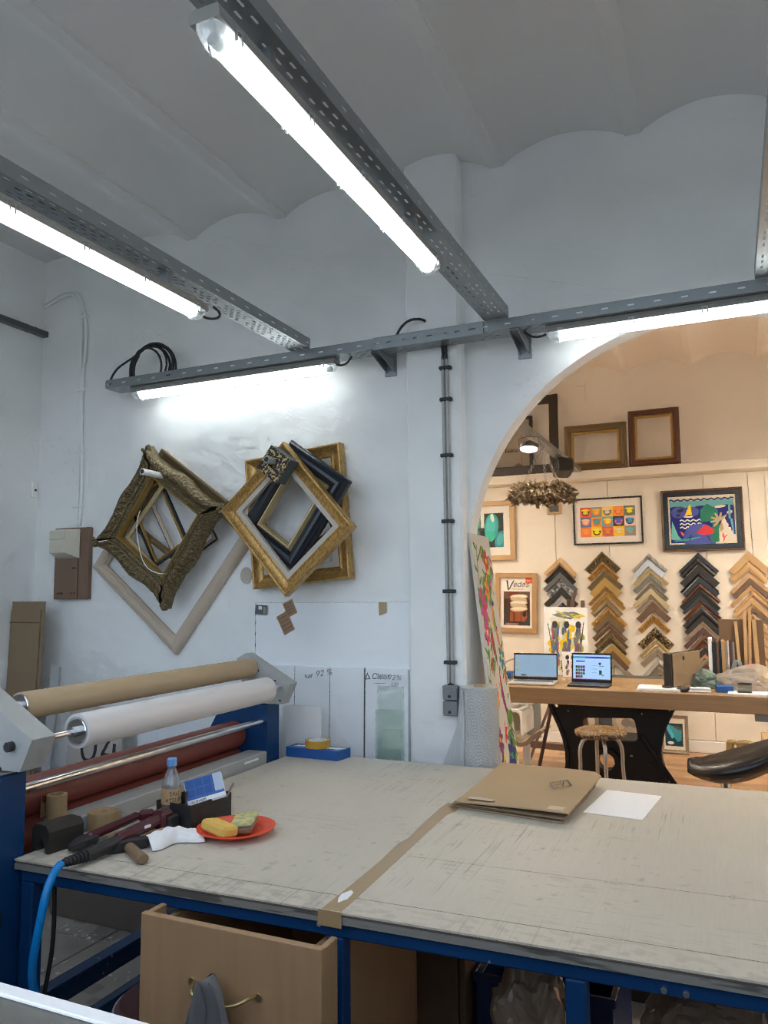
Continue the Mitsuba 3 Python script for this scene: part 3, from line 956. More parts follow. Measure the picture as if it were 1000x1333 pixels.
for a in (45, 135, 225, 315):
    c, s = math.cos(math.radians(a)), math.sin(math.radians(a))
    part(k, 'leg', cyl((-1.445 + .10 * c, 1.80 + .10 * s, .458), (-1.445 + .15 * c, 1.80 + .15 * s, 0), .011, 12), 'm_steel', True)
wire('black cable hanging behind the front left table leg', [(-1.765, 1.665, .83), (-1.758, 1.665, .70), (-1.765, 1.665, .60), (-1.79, 1.67, .5), (-1.815, 1.68, .3), (-1.80, 1.70, .05), (-1.76, 1.72, .008)], .006, 'm_rubber')

# ---------------------------------------------------------------- the roll laminator left of the table
k = thing('laminator', 'blue and grey roll laminator left of the table', 'laminating machine')
plate = [(-1.727, 1.211), (-1.955, 1.334), (-2.0, 1.31), (-1.945, 1.122), (-1.768, 1.124)]
for y0, y1 in ((1.54, 1.62), (2.868, 2.93)):
    e = part(k, 'end_plate', prism_y(plate, y0, y1), 'm_grey', label='grey end plate')
    if y0 < 2:
        kn = part(e, 'knob', cyl((-1.80, 1.54, 1.19), (-1.80, 1.522, 1.19), .0135, 14), 'm_rubber', label='black knob')
        part(e, 'bolt', cyl((-1.842, 1.541, 1.127), (-1.842, 1.534, 1.127), .005, 10), 'm_rubber')
    else:
        for x, z in ((-1.885, 1.262), (-1.80, 1.222), (-1.80, 1.192), (-1.775, 1.14)):
            part(e, 'bolt', cyl((x, 2.869, z), (x, 2.865, z), .004, 8), 'm_rubber')
part(k, 'column', box(-2.45, -1.83, 1.26, 1.62, 0, 1.108, .004), 'm_blue', label='near blue side column')
part(k, 'column', prism_y([(-1.838, 0), (-1.838, 1.119), (-2.07, 1.119), (-2.17, .95), (-2.17, 0)], 2.868, 2.962), 'm_blue', label='far blue side column')
part(k, 'top_cap', box(-2.44, -1.836, 1.27, 1.618, 1.1082, 1.115, .002), 'm_grey')
b = part(k, 'kraft_roll', ring_cyl((-1.925, 1.668, 1.272), (-1.925, 2.862, 1.272), .041, .034, 40), 'm_kraft', 40, label='roll of brown kraft paper')
for y in (1.663, 2.852):
    part(b, 'hub', cyl((-1.925, y, 1.272), (-1.925, y + .012, 1.272), .0375, 32), 'm_chrome', 30)
part(b, 'axle', cyl((-1.925, 1.60, 1.272), (-1.925, 2.87, 1.272), .010, 16), 'm_steel', True)
part(b, 'collar', cyl((-1.925, 1.645, 1.272), (-1.925, 1.664, 1.272), .016, 20), 'm_steel')
b = part(k, 'white_roll', ring_cyl((-1.77, 1.738, 1.199), (-1.77, 2.752, 1.199), .0505, .040, 48), 'm_film', 40, label='roll of white film')
part(b, 'core', ring_cyl((-1.77, 1.7372, 1.199), (-1.77, 2.7528, 1.199), .0415, .037, 40), 'm_greyboard', 40)
for y in (1.735, 2.744):
    part(b, 'hub', cyl((-1.77, y, 1.199), (-1.77, y + .012, 1.199), .037, 32), 'm_chrome', 30)
part(b, 'axle', cyl((-1.77, 1.62, 1.199), (-1.77, 2.87, 1.199), .0085, 16), 'm_chrome', True)
part(b, 'collar', cyl((-1.77, 1.715, 1.199), (-1.77, 1.737, 1.199), .015, 20), 'm_steel')
part(k, 'press_roller', cyl((-1.997, 1.62, .987), (-1.997, 2.862, .987), .057, 48), 'm_redroll', 30, label='upper red press roller')
part(k, 'press_roller', cyl((-1.997, 1.62, .871), (-1.997, 2.862, .871), .057, 48), 'm_redroll', 30, label='lower red press roller')
part(k, 'guide_bar', cyl((-1.862, 1.62, 1.05), (-1.862, 2.868, 1.05), .0135, 24), 'm_chrome', True, label='chrome guide bar')
part(k, 'feed_shelf', box(-1.932, -1.838, 1.775, 2.867, .84, .925, .003), 'm_grey', label='grey feed shelf')
part(k, 'shelf_label', box(-1.8382, -1.8372, 2.70, 2.80, .903, .911), 'm_white')
part(k, 'stretcher', box(-2.16, -2.10, 1.62, 2.868, .24, .305, .004), 'm_blue')
for x, y, z, r in ((-1.86, 1.535, .83, .022), (-1.84, 1.53, .78, .03), (-1.90, 1.52, .74, .025)):
    part(k, 'cable_gland', tube([(x - .06, y - .02, z + .02), (x, y, z), (x + .01, y + .01, z - .06)], r * .35, 8, 12), 'm_rubber', True)

# things leaning behind the machine
k = thing('cardboard_sheet', 'tall brown cardboard sheets leaning in the left corner', 'cardboard sheet')
part(k, 'sheet', hang(box(-.25, 0, -.008, 0, 0, 1.56), (-3.47, 3.10, 0), 0, 2.0), 'm_cardboard_dark')
part(k, 'sheet', hang(box(-.255, -.03, -.016, -.009, 0, 1.515), (-3.46, 3.10, 0), 0, 2.0), 'm_cardboard_dark')
part(k, 'fold_line', hang(box(-.25, -.022, -.0174, -.0164, 1.44, 1.446), (-3.47, 3.10, 0), 0, 2.0), 'm_brown')
k = thing('plank', 'narrow pale plank leaning upright behind the laminator rolls', 'plank')
put(k, hang(box(-.03, .03, -.018, 0, 0, 1.22, .002), (-3.275, 2.975, 0), -1.5, 3), 'm_greyboard')
k = thing('sign_board', 'grey board with dark numerals behind the white film roll', 'board')
part(k, 'panel', hang(box(-.14, .22, -.012, 0, 0, .52, .001), (-3.05, 3.06, .501), 0, 4), 'm_signgrey')
part(k, 'lettering', letters('04', .16, (-3.115, 3.0655, .745), 0, 4, bold=False), 'm_ink')
k = thing('backing_card', 'white panel leaning on the wall behind the red rollers', 'panel')
put(k, hang(box(-.30, .40, -.01, 0, 0, .52, .001), (-2.50, 3.14, .501), 0, 4), 'm_whiteboard')
k = thing('wooden_chest', 'low dark wooden chest behind the laminator', 'chest')
part(k, 'body', box(-3.20, -2.20, 3.0, 3.27, 0, .47, .004), 'm_dado')
part(k, 'lid', box(-3.21, -2.19, 2.99, 3.275, .471, .50, .004), 'm_dado')

# white boards and glass stock behind the table
k = thing('wall_board', 'large thin white board on the wall below the gold frames', 'board')
part(k, 'sheet', hang(box(0, .838, -.012, 0, 0, 1.05, .0015), (-2.184, 3.298, .50), 0, 0.3), 'm_styro')
part(k, 'edge_line', hang(cat([box(0, .838, -.0128, -.0118, 1.048, 1.0495), box(0, .0015, -.0128, -.0118, 0, 1.049)]), (-2.184, 3.298, .50), 0, .3), 'm_pewter', label='dark edge line')
for i in range(6):
    part(k, 'tape_mark', hang(box(0, .004, -.0132, -.0122, .72 + .055 * i, .735 + .055 * i), (-2.184, 3.298, .50), 0, .3), 'm_greydark')
k = thing('glass_crate', 'white sheet of framing glass stock marked var 92%', 'packed glass')
part(k, 'sheet', hang(box(-2.10, -1.567, -.03, 0, 0, 1.215, .002), (0, 3.262, .03), 0, 1.5), 'm_styro')
for x in (-1.937, -1.745):
    part(k, 'seam', hang(box(x - .0012, x + .0012, -.0308, -.029, .02, 1.213), (0, 3.262, .03), 0, 1.5), 'm_greydark')
part(k, 'lettering', letters('var', .022, (-1.845, 3.1955, 1.195), 8, 1.5, shear=.25), 'm_ink')
part(k, 'lettering', letters('92 %', .026, (-1.785, 3.1955, 1.206), 8, 1.5, shear=.2), 'm_ink')
k = thing('glass_crate', 'white sheet of framing glass stock marked Clear 92% UV', 'packed glass')
part(k, 'sheet', hang(box(-1.562, -1.346, -.03, 0, 0, 1.215, .002), (0, 3.262, .03), 0, 1.5), 'm_styro')
part(k, 'seam', hang(box(-1.5645, -1.560, -.034, -.02, .02, 1.216), (0, 3.262, .03), 0, 1.5), 'm_greydark')
part(k, 'lettering', letters('Clear', .026, (-1.497, 3.1955, 1.206), 2, 1.5, shear=.2), 'm_ink')
part(k, 'lettering', letters('92%', .022, (-1.418, 3.1955, 1.206), 0, 1.5, shear=.2), 'm_ink')
part(k, 'lettering', letters('UV', .018, (-1.402, 3.1955, 1.178), 0, 1.5, shear=.2), 'm_ink')
tri = sg.Polygon([(0, 0), (.028, 0), (.014, .03)]); tri = tri.difference(tri.buffer(-.0035))
part(k, 'lettering', hang(prism_y(list(tri.exterior.coords), -.0006, 0, [list(tri.interiors[0].coords)]), (-1.53, 3.1955, 1.203), 5, 1.5), 'm_ink')
part(k, 'lettering', hang(box(0, .055, -.0006, 0, 0, .002), (-1.482, 3.1955, 1.187), 2, 1.5), 'm_ink')
for i, (x0, x1, z1, yo) in enumerate(((-1.492, -1.362, 1.172, .012), (-1.498, -1.355, 1.07, .021), (-1.487, -1.368, .985, .030))):
    k = thing('framing_glass', ['tallest greenish glass pane leaning on the sheet marked Clear', 'middle greenish glass pane leaning on the sheet marked Clear', 'shortest and greenest glass pane leaning on the sheet marked Clear'][i], 'glass pane', 'glass panes behind the table')
    put(k, hang(box(x0, x1, -.003, 0, 0, z1 - .03, .0004), (0, 3.231 - yo, .03), 0, 1.5), 'm_pane')
k = thing('white_card', 'bright white card standing at the far end of the laminator', 'card')
put(k, hang(box(-.20, .0, -.004, 0, 0, .50, .001), (-1.722, 3.115, .58), -1, 1), 'm_white')
for nm, sh, loc, lab in (('photo_print', box(0, .07, -.002, 0, -.047, 0), (-2.178, 3.283, 1.538), 'small black and white photo stuck at the corner of the white wall board'),):
    k = thing(nm, lab, 'photo')
    part(k, 'paper', hang(sh, loc, -3), 'm_greydark')
    part(k, 'figure', hang(box(.02, .04, -.003, -.001, -.022, -.006), loc, -3), 'm_whiteboard')
    part(k, 'figure', hang(box(.048, .066, -.003, -.001, -.044, -.008), loc, -3), 'm_pewter')
k = thing('tape_piece', 'scrap of brown tape at the top right of the white wall board', 'tape')
put(k, hang(prism_y([(-.02, 0), (.02, 0), (.02, -.045), (-.018, -.062)], -.0006, 0), (-1.48, 3.2852, 1.548)), 'm_tape')


# ---------------------------------------------------------------- things on the table
TZ = .8808
k = thing('iron_block', 'blackened block weight with an arched cut-out at the left end of the table', 'weight')
w, h = .078, .074
prof = [(-w / 2, 0), (-w / 2 + .017, 0)] + [(-w / 2 + .017 + (w - .034) * s, .012 + .026 * math.sin(PI * s)) for s in np.linspace(0, 1, 12)] + [(w / 2 - .017, 0), (w / 2, 0), (w / 2, .058), (w / 2 - .016, h), (-w / 2 + .016, h), (-w / 2, .058)]
put(k, mv(prism_y(prof, 0, .112), (-1.802, 1.648, TZ), rz=-9), 'm_iron')


def roll(label, loc, ro, ri, h, m='m_tape', lying=False, cat_='tape roll', name='tape_roll', tail=None):
    k = thing(name, label, cat_)
    part(k, 'winding', mv(lathe([(ri + .003, 0), (ro, 0), (ro, h), (ri + .003, h), (ri + .003, 0)], 40), loc), m, 30)
    part(k, 'core', mv(lathe([(ri, .0005), (ri + .0035, .0005), (ri + .0035, h + .0006), (ri, h + .0006), (ri, .0005)], 32), loc), 'm_cardboard', 30)
    if tail is not None:
        part(k, 'loose_end', tail, m, True)
    return k


ta = sheet(lambda a, b: (-1.906 + .031 * math.cos(2.4 + a * 1.5) * (1 + .45 * a), 1.80 + .031 * math.sin(2.4 + a * 1.5) * (1 + .45 * a), .9255 + .066 * b), 14, 3, .001)
roll('tall upright roll of brown paper tape behind the block weight', (-1.906, 1.80, .9255), .030, .021, .067, 'm_tape', tail=ta)
ta = sheet(lambda a, b: (-1.80 + .046 * math.cos(-.5 + a * 1.2) * (1 + .18 * a), 1.885 + .046 * math.sin(-.5 + a * 1.2) * (1 + .18 * a), TZ + .05 * b), 14, 3, .001)
roll('wide roll of brown gummed tape beside the block weight', (-1.80, 1.885, TZ), .046, .012, .052, 'm_tape', tail=ta)
ta = sheet(lambda a, b: (-1.607 - .024 - .05 * a, 1.89 - .012 * a - .10 * a * a, TZ + .0005 + .026 * b), 14, 3, .001)
roll('small roll of brown tape next to the white tissue', (-1.588, 1.885, TZ), .033, .014, .026, 'm_tape', tail=ta)

# pneumatic stapler pair
def rbar(p0, p1, w, h, mname, parent, nm, b=.006, label=None):
    p0, p1 = np.array(p0, float), np.array(p1, float)
    d = p1 - p0
    L = np.linalg.norm(d)
    x = d / L
    y = np.cross([0, 0, 1.0], x); y /= np.linalg.norm(y)
    z = np.cross(x, y)
    m = box(0, L, -w / 2, w / 2, -h / 2, h / 2, b)
    t = np.eye(4); t[:3, 0], t[:3, 1], t[:3, 2], t[:3, 3] = x, y, z, p0
    m.apply_transform(t)
    return part(parent, nm, m, mname, 25, label)


k = thing('staple_gun', 'maroon and black pneumatic staple gun with the blue air hose', 'staple gun')
rbar((-1.605, 1.725, .912), (-1.592, 1.90, .928), .036, .034, 'm_maroon', k, 'body', .012, 'maroon body')
part(k, 'head', hull(np.vstack([box(-1.617, -1.567, 1.885, 1.935, .895, .952, .01).vertices, box(-1.62, -1.58, 1.93, 1.955, .90, .94, .008).vertices])), 'm_maroon', 25)
part(k, 'muzzle', box(-1.578, -1.556, 1.90, 1.945, .892, .935, .004), 'm_rubber', 20)
rbar((-1.612, 1.70, .899), (-1.552, 1.80, .897), .026, .03, 'm_rubber', k, 'magazine', .004)
part(k, 'handle', tube([(-1.616, 1.553, .905), (-1.613, 1.60, .902), (-1.607, 1.65, .903), (-1.602, 1.69, .907), (-1.600, 1.735, .912)], [.010, .014, .018, .0185, .015], 16), 'm_rubber', True, label='black ribbed handle')
for i in range(6):
    t_ = i / 5
    part(k, 'grip_ring', ring_cyl((-1.6150 + .007 * t_, 1.565 + .055 * t_, .9045 - .001 * t_), (-1.6150 + .007 * t_, 1.568 + .055 * t_, .9045 - .001 * t_), .0125 + .0045 * t_, .009, 16), 'm_rubber')
part(k, 'name_plate', mv(box(-.012, .012, -.001, .001, -.004, .004), (-1.579, 1.83, .926), rz=86), 'm_whiteboard')
k = thing('staple_gun', 'second maroon staple gun lying behind the one with the hose', 'staple gun')
rbar((-1.700, 1.72, .912), (-1.672, 1.90, .930), .026, .026, 'm_maroon', k, 'body', .01, 'maroon body')
rbar((-1.672, 1.895, .928), (-1.635, 1.925, .928), .034, .036, 'm_maroon', k, 'head', .01)
part(k, 'nose', hull(np.vstack([box(-1.722, -1.680, 1.69, 1.75, .892, .918, .006).vertices, box(-1.725, -1.705, 1.67, 1.69, .886, .905, .004).vertices])), 'm_rubber', 25)
part(k, 'magazine', box(-1.70, -1.655, 1.74, 1.83, .882, .9, .004), 'm_steel')
k = thing('air_hose', 'bright blue air hose hanging from the staple gun over the table edge', 'hose')
put(k, tube([(-1.6165, 1.549, .905), (-1.613, 1.525, .893), (-1.609, 1.497, .855), (-1.607, 1.48, .80), (-1.612, 1.472, .74), (-1.628, 1.478, .67), (-1.640, 1.50, .605), (-1.64, 1.55, .50), (-1.62, 1.50, .30), (-1.60, 1.3, .05), (-1.5, 1.1, .02)], .0105, 14, 90), 'm_bluecable', True)
k = thing('wooden_handle', 'short worn wooden tool handle lying beside the staple gun', 'tool handle')
d = np.array([.103, -.062, 0]); d /= np.linalg.norm(d)
rr = [[tuple(np.array([-1.566, 1.742, .8955]) + d * s + np.array([-d[1], d[0], 0]) * (.0145 + .002 * s / .12) * math.cos(a) + np.array([0, 0, 1]) * .0135 * math.sin(a)) for a in np.linspace(0, 2 * PI, 17)[:-1]] for s in (0, .002, .118, .121)]
rr[0] = [tuple(np.mean(rr[0], 0) * .15 + np.array(q) * .85) for q in rr[0]]
rr[3] = [tuple(np.mean(rr[3], 0) * .15 + np.array(q) * .85) for q in rr[3]]
put(k, loft(rr), 'm_handlewood', 40)
k = thing('tissue', 'crumpled white tissue in front of the black box', 'tissue')
def tissue(a, b):
    q = np.array([-1.555, 1.80]) + a * np.array([.085, .125]) + (b - .5) * np.array([.085, -.055]) * (.75 + .35 * math.sin(a * 7 + 1))
    hgt = math.sin(PI * min(1, max(0, b))) ** .6 * (.35 + .65 * math.sin(PI * (.12 + .8 * a)))
    z = TZ + .0022 + .036 * hgt * (.55 + .6 * float(meshkit.fbm(np.array([[a * 5, b * 4, 2.0]]), 3, 3)[0])) + .010 * hgt * abs(math.sin(a * 12 + b * 7)) * (1 - .6 * a)
    return (q[0], q[1], z)
tis = sheet(tissue, 44, 30, .002)
put(k, tis, 'm_tissue', True)
k = thing('plastic_lid', 'flat clear plastic container between the tape roll and the black box', 'container')
part(k, 'tray', mv(cat([box(-.075, .075, -.05, .05, 0, .002), box(-.075, .075, -.05, -.048, .002, .022), box(-.075, .075, .048, .05, .002, .022), box(-.075, -.073, -.048, .048, .002, .022), box(.073, .075, -.048, .048, .002, .022)]), (-1.735, 1.985, TZ), rz=38), 'm_bag')

# black box with bottle, pack, tools
k = thing('storage_box', 'open black cardboard box on the table holding a water bottle', 'box')
A, B_, C_ = np.array([-1.662, 1.964]), np.array([-1.519, 1.952]), np.array([-1.505, 2.138])
D_ = A + (C_ - B_)
ctr = (A + C_) / 2
def shrink(pts, t):
    p = sg.Polygon(pts).buffer(-t, join_style=2)
    return list(p.exterior.coords)[:-1]
outl = [tuple(A), tuple(B_), tuple(C_), tuple(D_)]
inn = shrink(outl, .003)
part(k, 'walls', prism_z(outl, TZ, TZ + .078, [inn]), 'm_blackmatt')
part(k, 'bottom', prism_z(inn, TZ, TZ + .003), 'm_blackmatt')
k = thing('water_bottle', 'small plastic water bottle with blue cap and handwritten brown label in the black box', 'bottle')
bx, by, bz = -1.622, 1.985, TZ + .0045
prof = [(0, .0), (.024, 0), (.028, .004), (.029, .012), (.0285, .05), (.0295, .054), (.0295, .105), (.029, .113), (.0265, .128), (.021, .148), (.0155, .162), (.0125, .170), (.0125, .186)]
part(k, 'bottle_body', lathe(prof, 40).apply_translation([bx, by, bz]), 'm_bottle', 40)
part(k, 'water', lathe([(0, .002), (.026, .002), (.0275, .012), (.027, .05), (.0282, .056), (.0282, .085), (0, .085)], 40).apply_translation([bx, by, bz]), 'm_water', 40)
part(k, 'cap', lathe([(.0125, .178), (.0150, .178), (.0152, .181), (.0150, .198), (.0138, .2), (0, .2)], 40).apply_translation([bx, by, bz]), 'm_bluecap', 30, label='blue screw cap')
lab = lathe([(.0300, .066), (.0303, .066), (.0303, .113), (.0300, .113), (.0300, .066)], 48).apply_translation([bx, by, bz])
part(k, 'label', lab, mat('m_bottlelabel', (.40, .27, .14), .5), 30, label='brown handwritten label')
def wrapped(s, h, a0, z, rad):
    m = meshkit.text_mesh(s, h, .0005)
    m = m.subdivide_to_size(.004)
    v = m.vertices.copy()
    a = a0 + v[:, 0] / rad
    r = rad + v[:, 2]
    m.vertices = np.stack([bx + r * np.cos(a), by + r * np.sin(a), bz + z + v[:, 1]], 1)
    return m
part(k, 'lettering', wrapped('EAU', .011, math.radians(-62), .093, .0303), 'm_ink')
part(k, 'lettering', wrapped('ATELIER', .011, math.radians(-85), .074, .0303), 'm_ink')
k = thing('plastic_pack', 'blue and white plastic pack leaning in the black box behind the bottle', 'pack')
t_ = np.eye(4)
pm = Print()
pm.rect(-.058, .058, -.045, .045, (62, 100, 165))
for i in range(4):
    for j in range(2):
        pm.rect(-.055 + i * .027, -.031 + i * .027, -.020 + j * .032, .008 + j * .032, (46, 84, 150), False)
pm.k += 1
pm.rect(.030, .058, -.02, .045, (170, 185, 205))
pm.rect(-.058, .058, -.045, -.030, (215, 220, 222))
for i in range(12):
    pm.rect(-.05 + i * .0042, -.048 + i * .0042, -.043, -.033, (40, 40, 45), False)
m_, c_ = pm.mesh()
L0 = (-1.548, 2.055, .985)
def leanpack(m):
    m = m.copy(); m.apply_transform(rot(-48, 0, 0)); m.apply_transform(rot(0, -12, 0)); m.apply_transform(rot(0, 0, 40)); m.apply_translation(L0); return m
part(k, 'pouch', leanpack(box(-.06, .06, .001, .012, -.047, .047, .005)), 'm_whiteboard', 20)
part(k, 'print', leanpack(m_), 'm_print', color=c_)
k = thing('metal_tool', 'flat metal tool sticking out of the black box', 'tool')
rbar((-1.53, 2.10, .905), (-1.492, 2.135, .99), .012, .005, 'm_steel', k, 'blade', .001)
for i, (a, b) in enumerate((((-1.648, 1.98, .90), (-1.60, 1.968, .968)), ((-1.56, 1.975, .90), (-1.575, 2.0, .985)))):
    k = thing('pen', ['thin dark rod crossing in front of the bottle in the black box', 'dark pen standing behind the bottle in the black box'][i], 'pen')
    put(k, cyl(a, b, .0035, 10), 'm_rubber', True)

# plate with two sponges
k = thing('plate', 'orange red plastic plate with two sponges', 'plate')
put(k, lathe([(0, .003), (.072, .003), (.082, .006), (.090, .014), (.116, .0205), (.118, .0235), (.115, .0245), (.088, .018), (.079, .010), (.07, .007), (0, .007)], 72).apply_translation([-1.386, 1.995, TZ]), 'm_orange', 40)
k = thing('sponge', 'yellow sponge on the front left of the orange plate', 'sponge')
put(k, mv(grain_noise(cbox(.105, .062, .030, .007).subdivide_to_size(.006), .0018, 70, 1), (-1.395, 1.925, TZ + .0365), rz=-14, ry=6, rx=-8), 'm_sponge', 40)
k = thing('sponge', 'worn sponge with greenish scouring side at the back of the orange plate', 'sponge')
z0 = TZ + .033
part(k, 'foam', mv(grain_noise(cbox(.066, .13, .022, .006).subdivide_to_size(.007), .002, 60, 2), (-1.365, 2.005, z0 - .006), rz=25, ry=-4), 'm_handlewood', 40)
part(k, 'scourer', mv(grain_noise(cbox(.068, .132, .008, .003).subdivide_to_size(.007), .0022, 60, 4), (-1.365, 2.005, z0 + .009), rz=25, ry=-4), 'm_spongegreen', 40, label='greenish yellow scouring pad')

# blue carton with yellow tape at the far corner
k = thing('carton', 'flat blue carton at the far left corner of the table under the yellow tape', 'box')
p = [(-1.822, 3.005), (-1.561, 3.006), (-1.553, 3.088), (-1.822, 3.088)]
part(k, 'box', prism_z([(-1.822, 2.995), (-1.561, 2.99), (-1.550, 3.085), (-1.822, 3.085)], TZ, TZ + .040), 'm_bluebox')
part(k, 'stripe', prism_z([(-1.80, 3.03), (-1.585, 3.028), (-1.553, 3.055), (-1.79, 3.056)], TZ + .0402, TZ + .0408), 'm_whiteboard')
part(k, 'stripe', prism_z([(-1.78, 3.066), (-1.57, 3.066), (-1.556, 3.08), (-1.77, 3.08)], TZ + .0402, TZ + .0408), 'm_greyboard')
k = thing('tape_roll', 'yellow tape roll lying on the blue carton', 'tape roll')
loc = (-1.69, 3.045, TZ + .0412)
part(k, 'winding', mv(lathe([(.040, 0), (.056, 0), (.056, .030), (.040, .030), (.040, 0)], 48), loc), 'm_yellowtape', 30)
part(k, 'core', mv(lathe([(.036, .0005), (.0405, .0005), (.0405, .0306), (.036, .0306), (.036, .0005)], 40), loc), 'm_whiteboard', 30)
part(k, 'inner_disc', mv(lathe([(.018, .012), (.0355, .012), (.0355, .018), (.018, .018), (.018, .012)], 32), loc), 'm_greyboard')

# folded cardboard and paper
k = thing('cardboard_folder', 'folded brown cardboard box lying flat at the back of the table', 'cardboard')
q = [(-.861, 2.49), (-.488, 2.462), (-.463, 2.956), (-.492, 3.008), (-.865, 3.075)]
qz = lambda x, y: .917 + .004 * math.sin(3 * y) + .006 * (x + .66) ** 2
def cardsheet(pts, z0, th, n=.03, amp=.003, seed=1):
    m = prism_z(pts, 0, th).subdivide_to_size(n)
    v = m.vertices.copy()
    v[:, 2] += z0(v[:, 0], v[:, 1]) if callable(z0) else z0
    v[:, 2] += amp * (meshkit.fbm(np.stack([v[:, 0] * 4, v[:, 1] * 4, v[:, 0] * 0], 1), 2, seed) - .5)
    m.vertices = v
    return m
part(k, 'top_flap', cardsheet(q, lambda x, y: .908 + .008 * np.clip((y - 2.5) * 2, 0, 1) + .004 * np.sin(x * 9), .004), 'm_cardboard', 20)
part(k, 'middle_flap', cardsheet([(-.872, 2.50), (-.50, 2.455), (-.48, 2.95), (-.86, 3.05)], .897, .003, seed=2), 'm_cardboard_dark', 20)
part(k, 'middle_flap', cardsheet([(-.885, 2.505), (-.515, 2.475), (-.49, 2.96), (-.87, 3.06)], .889, .003, seed=3), 'm_cardboard_dark', 20)
part(k, 'bottom_flap', cardsheet([(-.895, 2.515), (-.51, 2.465), (-.485, 2.97), (-.875, 3.06)], .8826, .003, amp=.002, seed=4), 'm_cardboard', 20)
part(k, 'back_fold', box(-.86, -.50, 3.02, 3.05, .885, .91, .004), 'm_cardboard')
part(k, 'clear_tape', prism_z([(-.83, 2.51), (-.74, 2.502), (-.738, 2.53), (-.828, 2.538)], .9155, .916), mat('m_tapeclear', (.5, .42, .31), .15), label='shiny clear tape')
part(k, 'clear_tape', prism_z([(-.56, 2.485), (-.51, 2.48), (-.507, 2.52), (-.557, 2.525)], .9165, .917), 'm_tapeclear')
dm = sg.Polygon([(-.04, 0), (0, -.075), (.04, 0), (0, .075)]); dm = dm.difference(dm.buffer(-.0045))
part(k, 'printed_mark', mv(prism_z(list(dm.exterior.coords), 0, .0004, [list(dm.interiors[0].coords)]), (-.575, 2.78, .9235), rz=-8), 'm_ink')
part(k, 'printed_mark', mv(poly(sg.LineString([(-.012, -.03), (.0, .03), (.014, -.02)]).buffer(.002), .0004), (-.575, 2.78, .9235), rz=-8), 'm_ink')
k = thing('paper_sheet', 'white sheet of paper on the table right of the folded cardboard', 'paper')
put(k, prism_z([(-.472, 2.615), (-.287, 2.60), (-.253, 2.918), (-.440, 2.932)], TZ, TZ + .0006), 'm_paper')


# ---------------------------------------------------------------- frames hanging on pegs on the back wall
def hung(name, label, w, h, pw, pd, prof, m, loc, ang, group='frames hanging on the back wall', nseg=1, fn=None, smooth=20, catg='picture frame', tilt=0, yaw=0):
    k = thing(name, label, catg, group)
    part(k, 'moulding', hang(frame_mesh(w, h, pw, pd, prof, nseg, fn), loc, ang, tilt, yaw), m, smooth)
    return k


def liner(k, w, h, lw, d, m, loc, ang, prof=P_FLAT, name='liner', label=None, tilt=0, yaw=0):
    part(k, name, hang(frame_mesh(w, h, lw, d, prof), loc, ang, tilt, yaw), m, 20, label)


# left group
k = hung('wooden_frame', 'big plain limed wood frame hanging diagonally behind the dark ornate frame', .755, .80, .070, .043, P_ROUND, 'm_limewood', (-2.712, 3.2955, 1.824), -38.5)


def swept(s, t, u, d):
    e = abs(2 * t - 1)
    corner = max(0, (e - .70) / .30)
    mid = max(0, 1 - (abs(t - .5) / .17) ** 2)
    out = .020 * corner ** 1.3 + .010 * mid - .006 * (1 - corner) * (1 - mid)
    q = np.array([[s * 9.7 + t * 95, u * 12, d * 2]])
    n = float(meshkit.fbm(q, 3, 5)[0]) - .5
    nz = 1.0 if d > .05 else 0
    carve = (.012 if u < .60 else .002) * n * 2 * nz + .006 * nz * 0.2 * (corner + mid) * max(0, 1 - abs(u - .25) * 2.5)
    return -out * (1 - u) ** .8 + .004 * n * (1 - u) * (1 if u < .3 else 0), carve


P_ORN = [(0, 0), (0, .22), (.03, .36), (.06, .44), (.10, .54), (.15, .66), (.20, .75), (.25, .83), (.30, .88), (.36, .92), (.41, .90), (.46, .86), (.52, .77), (.58, .68), (.64, .60), (.70, .58), (.73, .66), (.77, .66), (.80, .55), (.90, .46), (.93, .50), (.97, .50), (1, .42), (1, 0)]
k = hung('ornate_frame', 'dark bronze ornate swept frame with scrolled corners hanging diagonally on the left peg', .585, .595, .104, .070, P_ORN, 'm_oldgold', (-2.685, 3.160, 1.943), -35.5, nseg=170, fn=swept, smooth=28)
liner(k, .386, .396, .015, .036, 'm_goldplain', (-2.685, 3.159, 1.943), -35.5, P_ROUND, 'sight_edge', 'gold inner edge')
C = (-2.685, 3.160, 1.943)
def on_frame(x, z, y=-.05):
    a = math.radians(-35.5)
    return (C[0] + x * math.cos(a) - z * math.sin(a), C[1] + y, C[2] + x * math.sin(a) + z * math.cos(a))
for sx in (-1, 1):
    for sz in (-1, 1):
        ms = []
        for j in range(5):
            aa = j * 1.25 + .4
            r_ = .010 + .024 * j / 5
            b = trimesh.creation.icosphere(subdivisions=2, radius=.017 - .0015 * j)
            b.apply_scale([1, .7, 1])
            b.apply_translation(on_frame(sx * (.303 + r_ * math.cos(aa) * .7 - .012), sz * (.307 + r_ * math.sin(aa) * .7 - .012), -.030 - .005 * j))
            ms.append(b)
        part(k, 'corner_scroll', cat(ms), 'm_oldgold', True, label='carved corner scroll')
for (x, z) in ((-.285, 0), (.285, 0), (0, -.290), (0, .290)):
    ms = []
    for j in range(-2, 3):
        b = trimesh.creation.icosphere(subdivisions=2, radius=.017 - .002 * abs(j))
        b.apply_scale([1, .7, 1])
        dx, dz = (0, j * .022) if z == 0 else (j * .022, 0)
        b.apply_translation(on_frame(x * (1 - .03 * abs(j)) + dx, z * (1 - .03 * abs(j)) + dz, -.026))
        ms.append(b)
    part(k, 'side_scroll', cat(ms), 'm_oldgold', True, label='carved shell on the side')
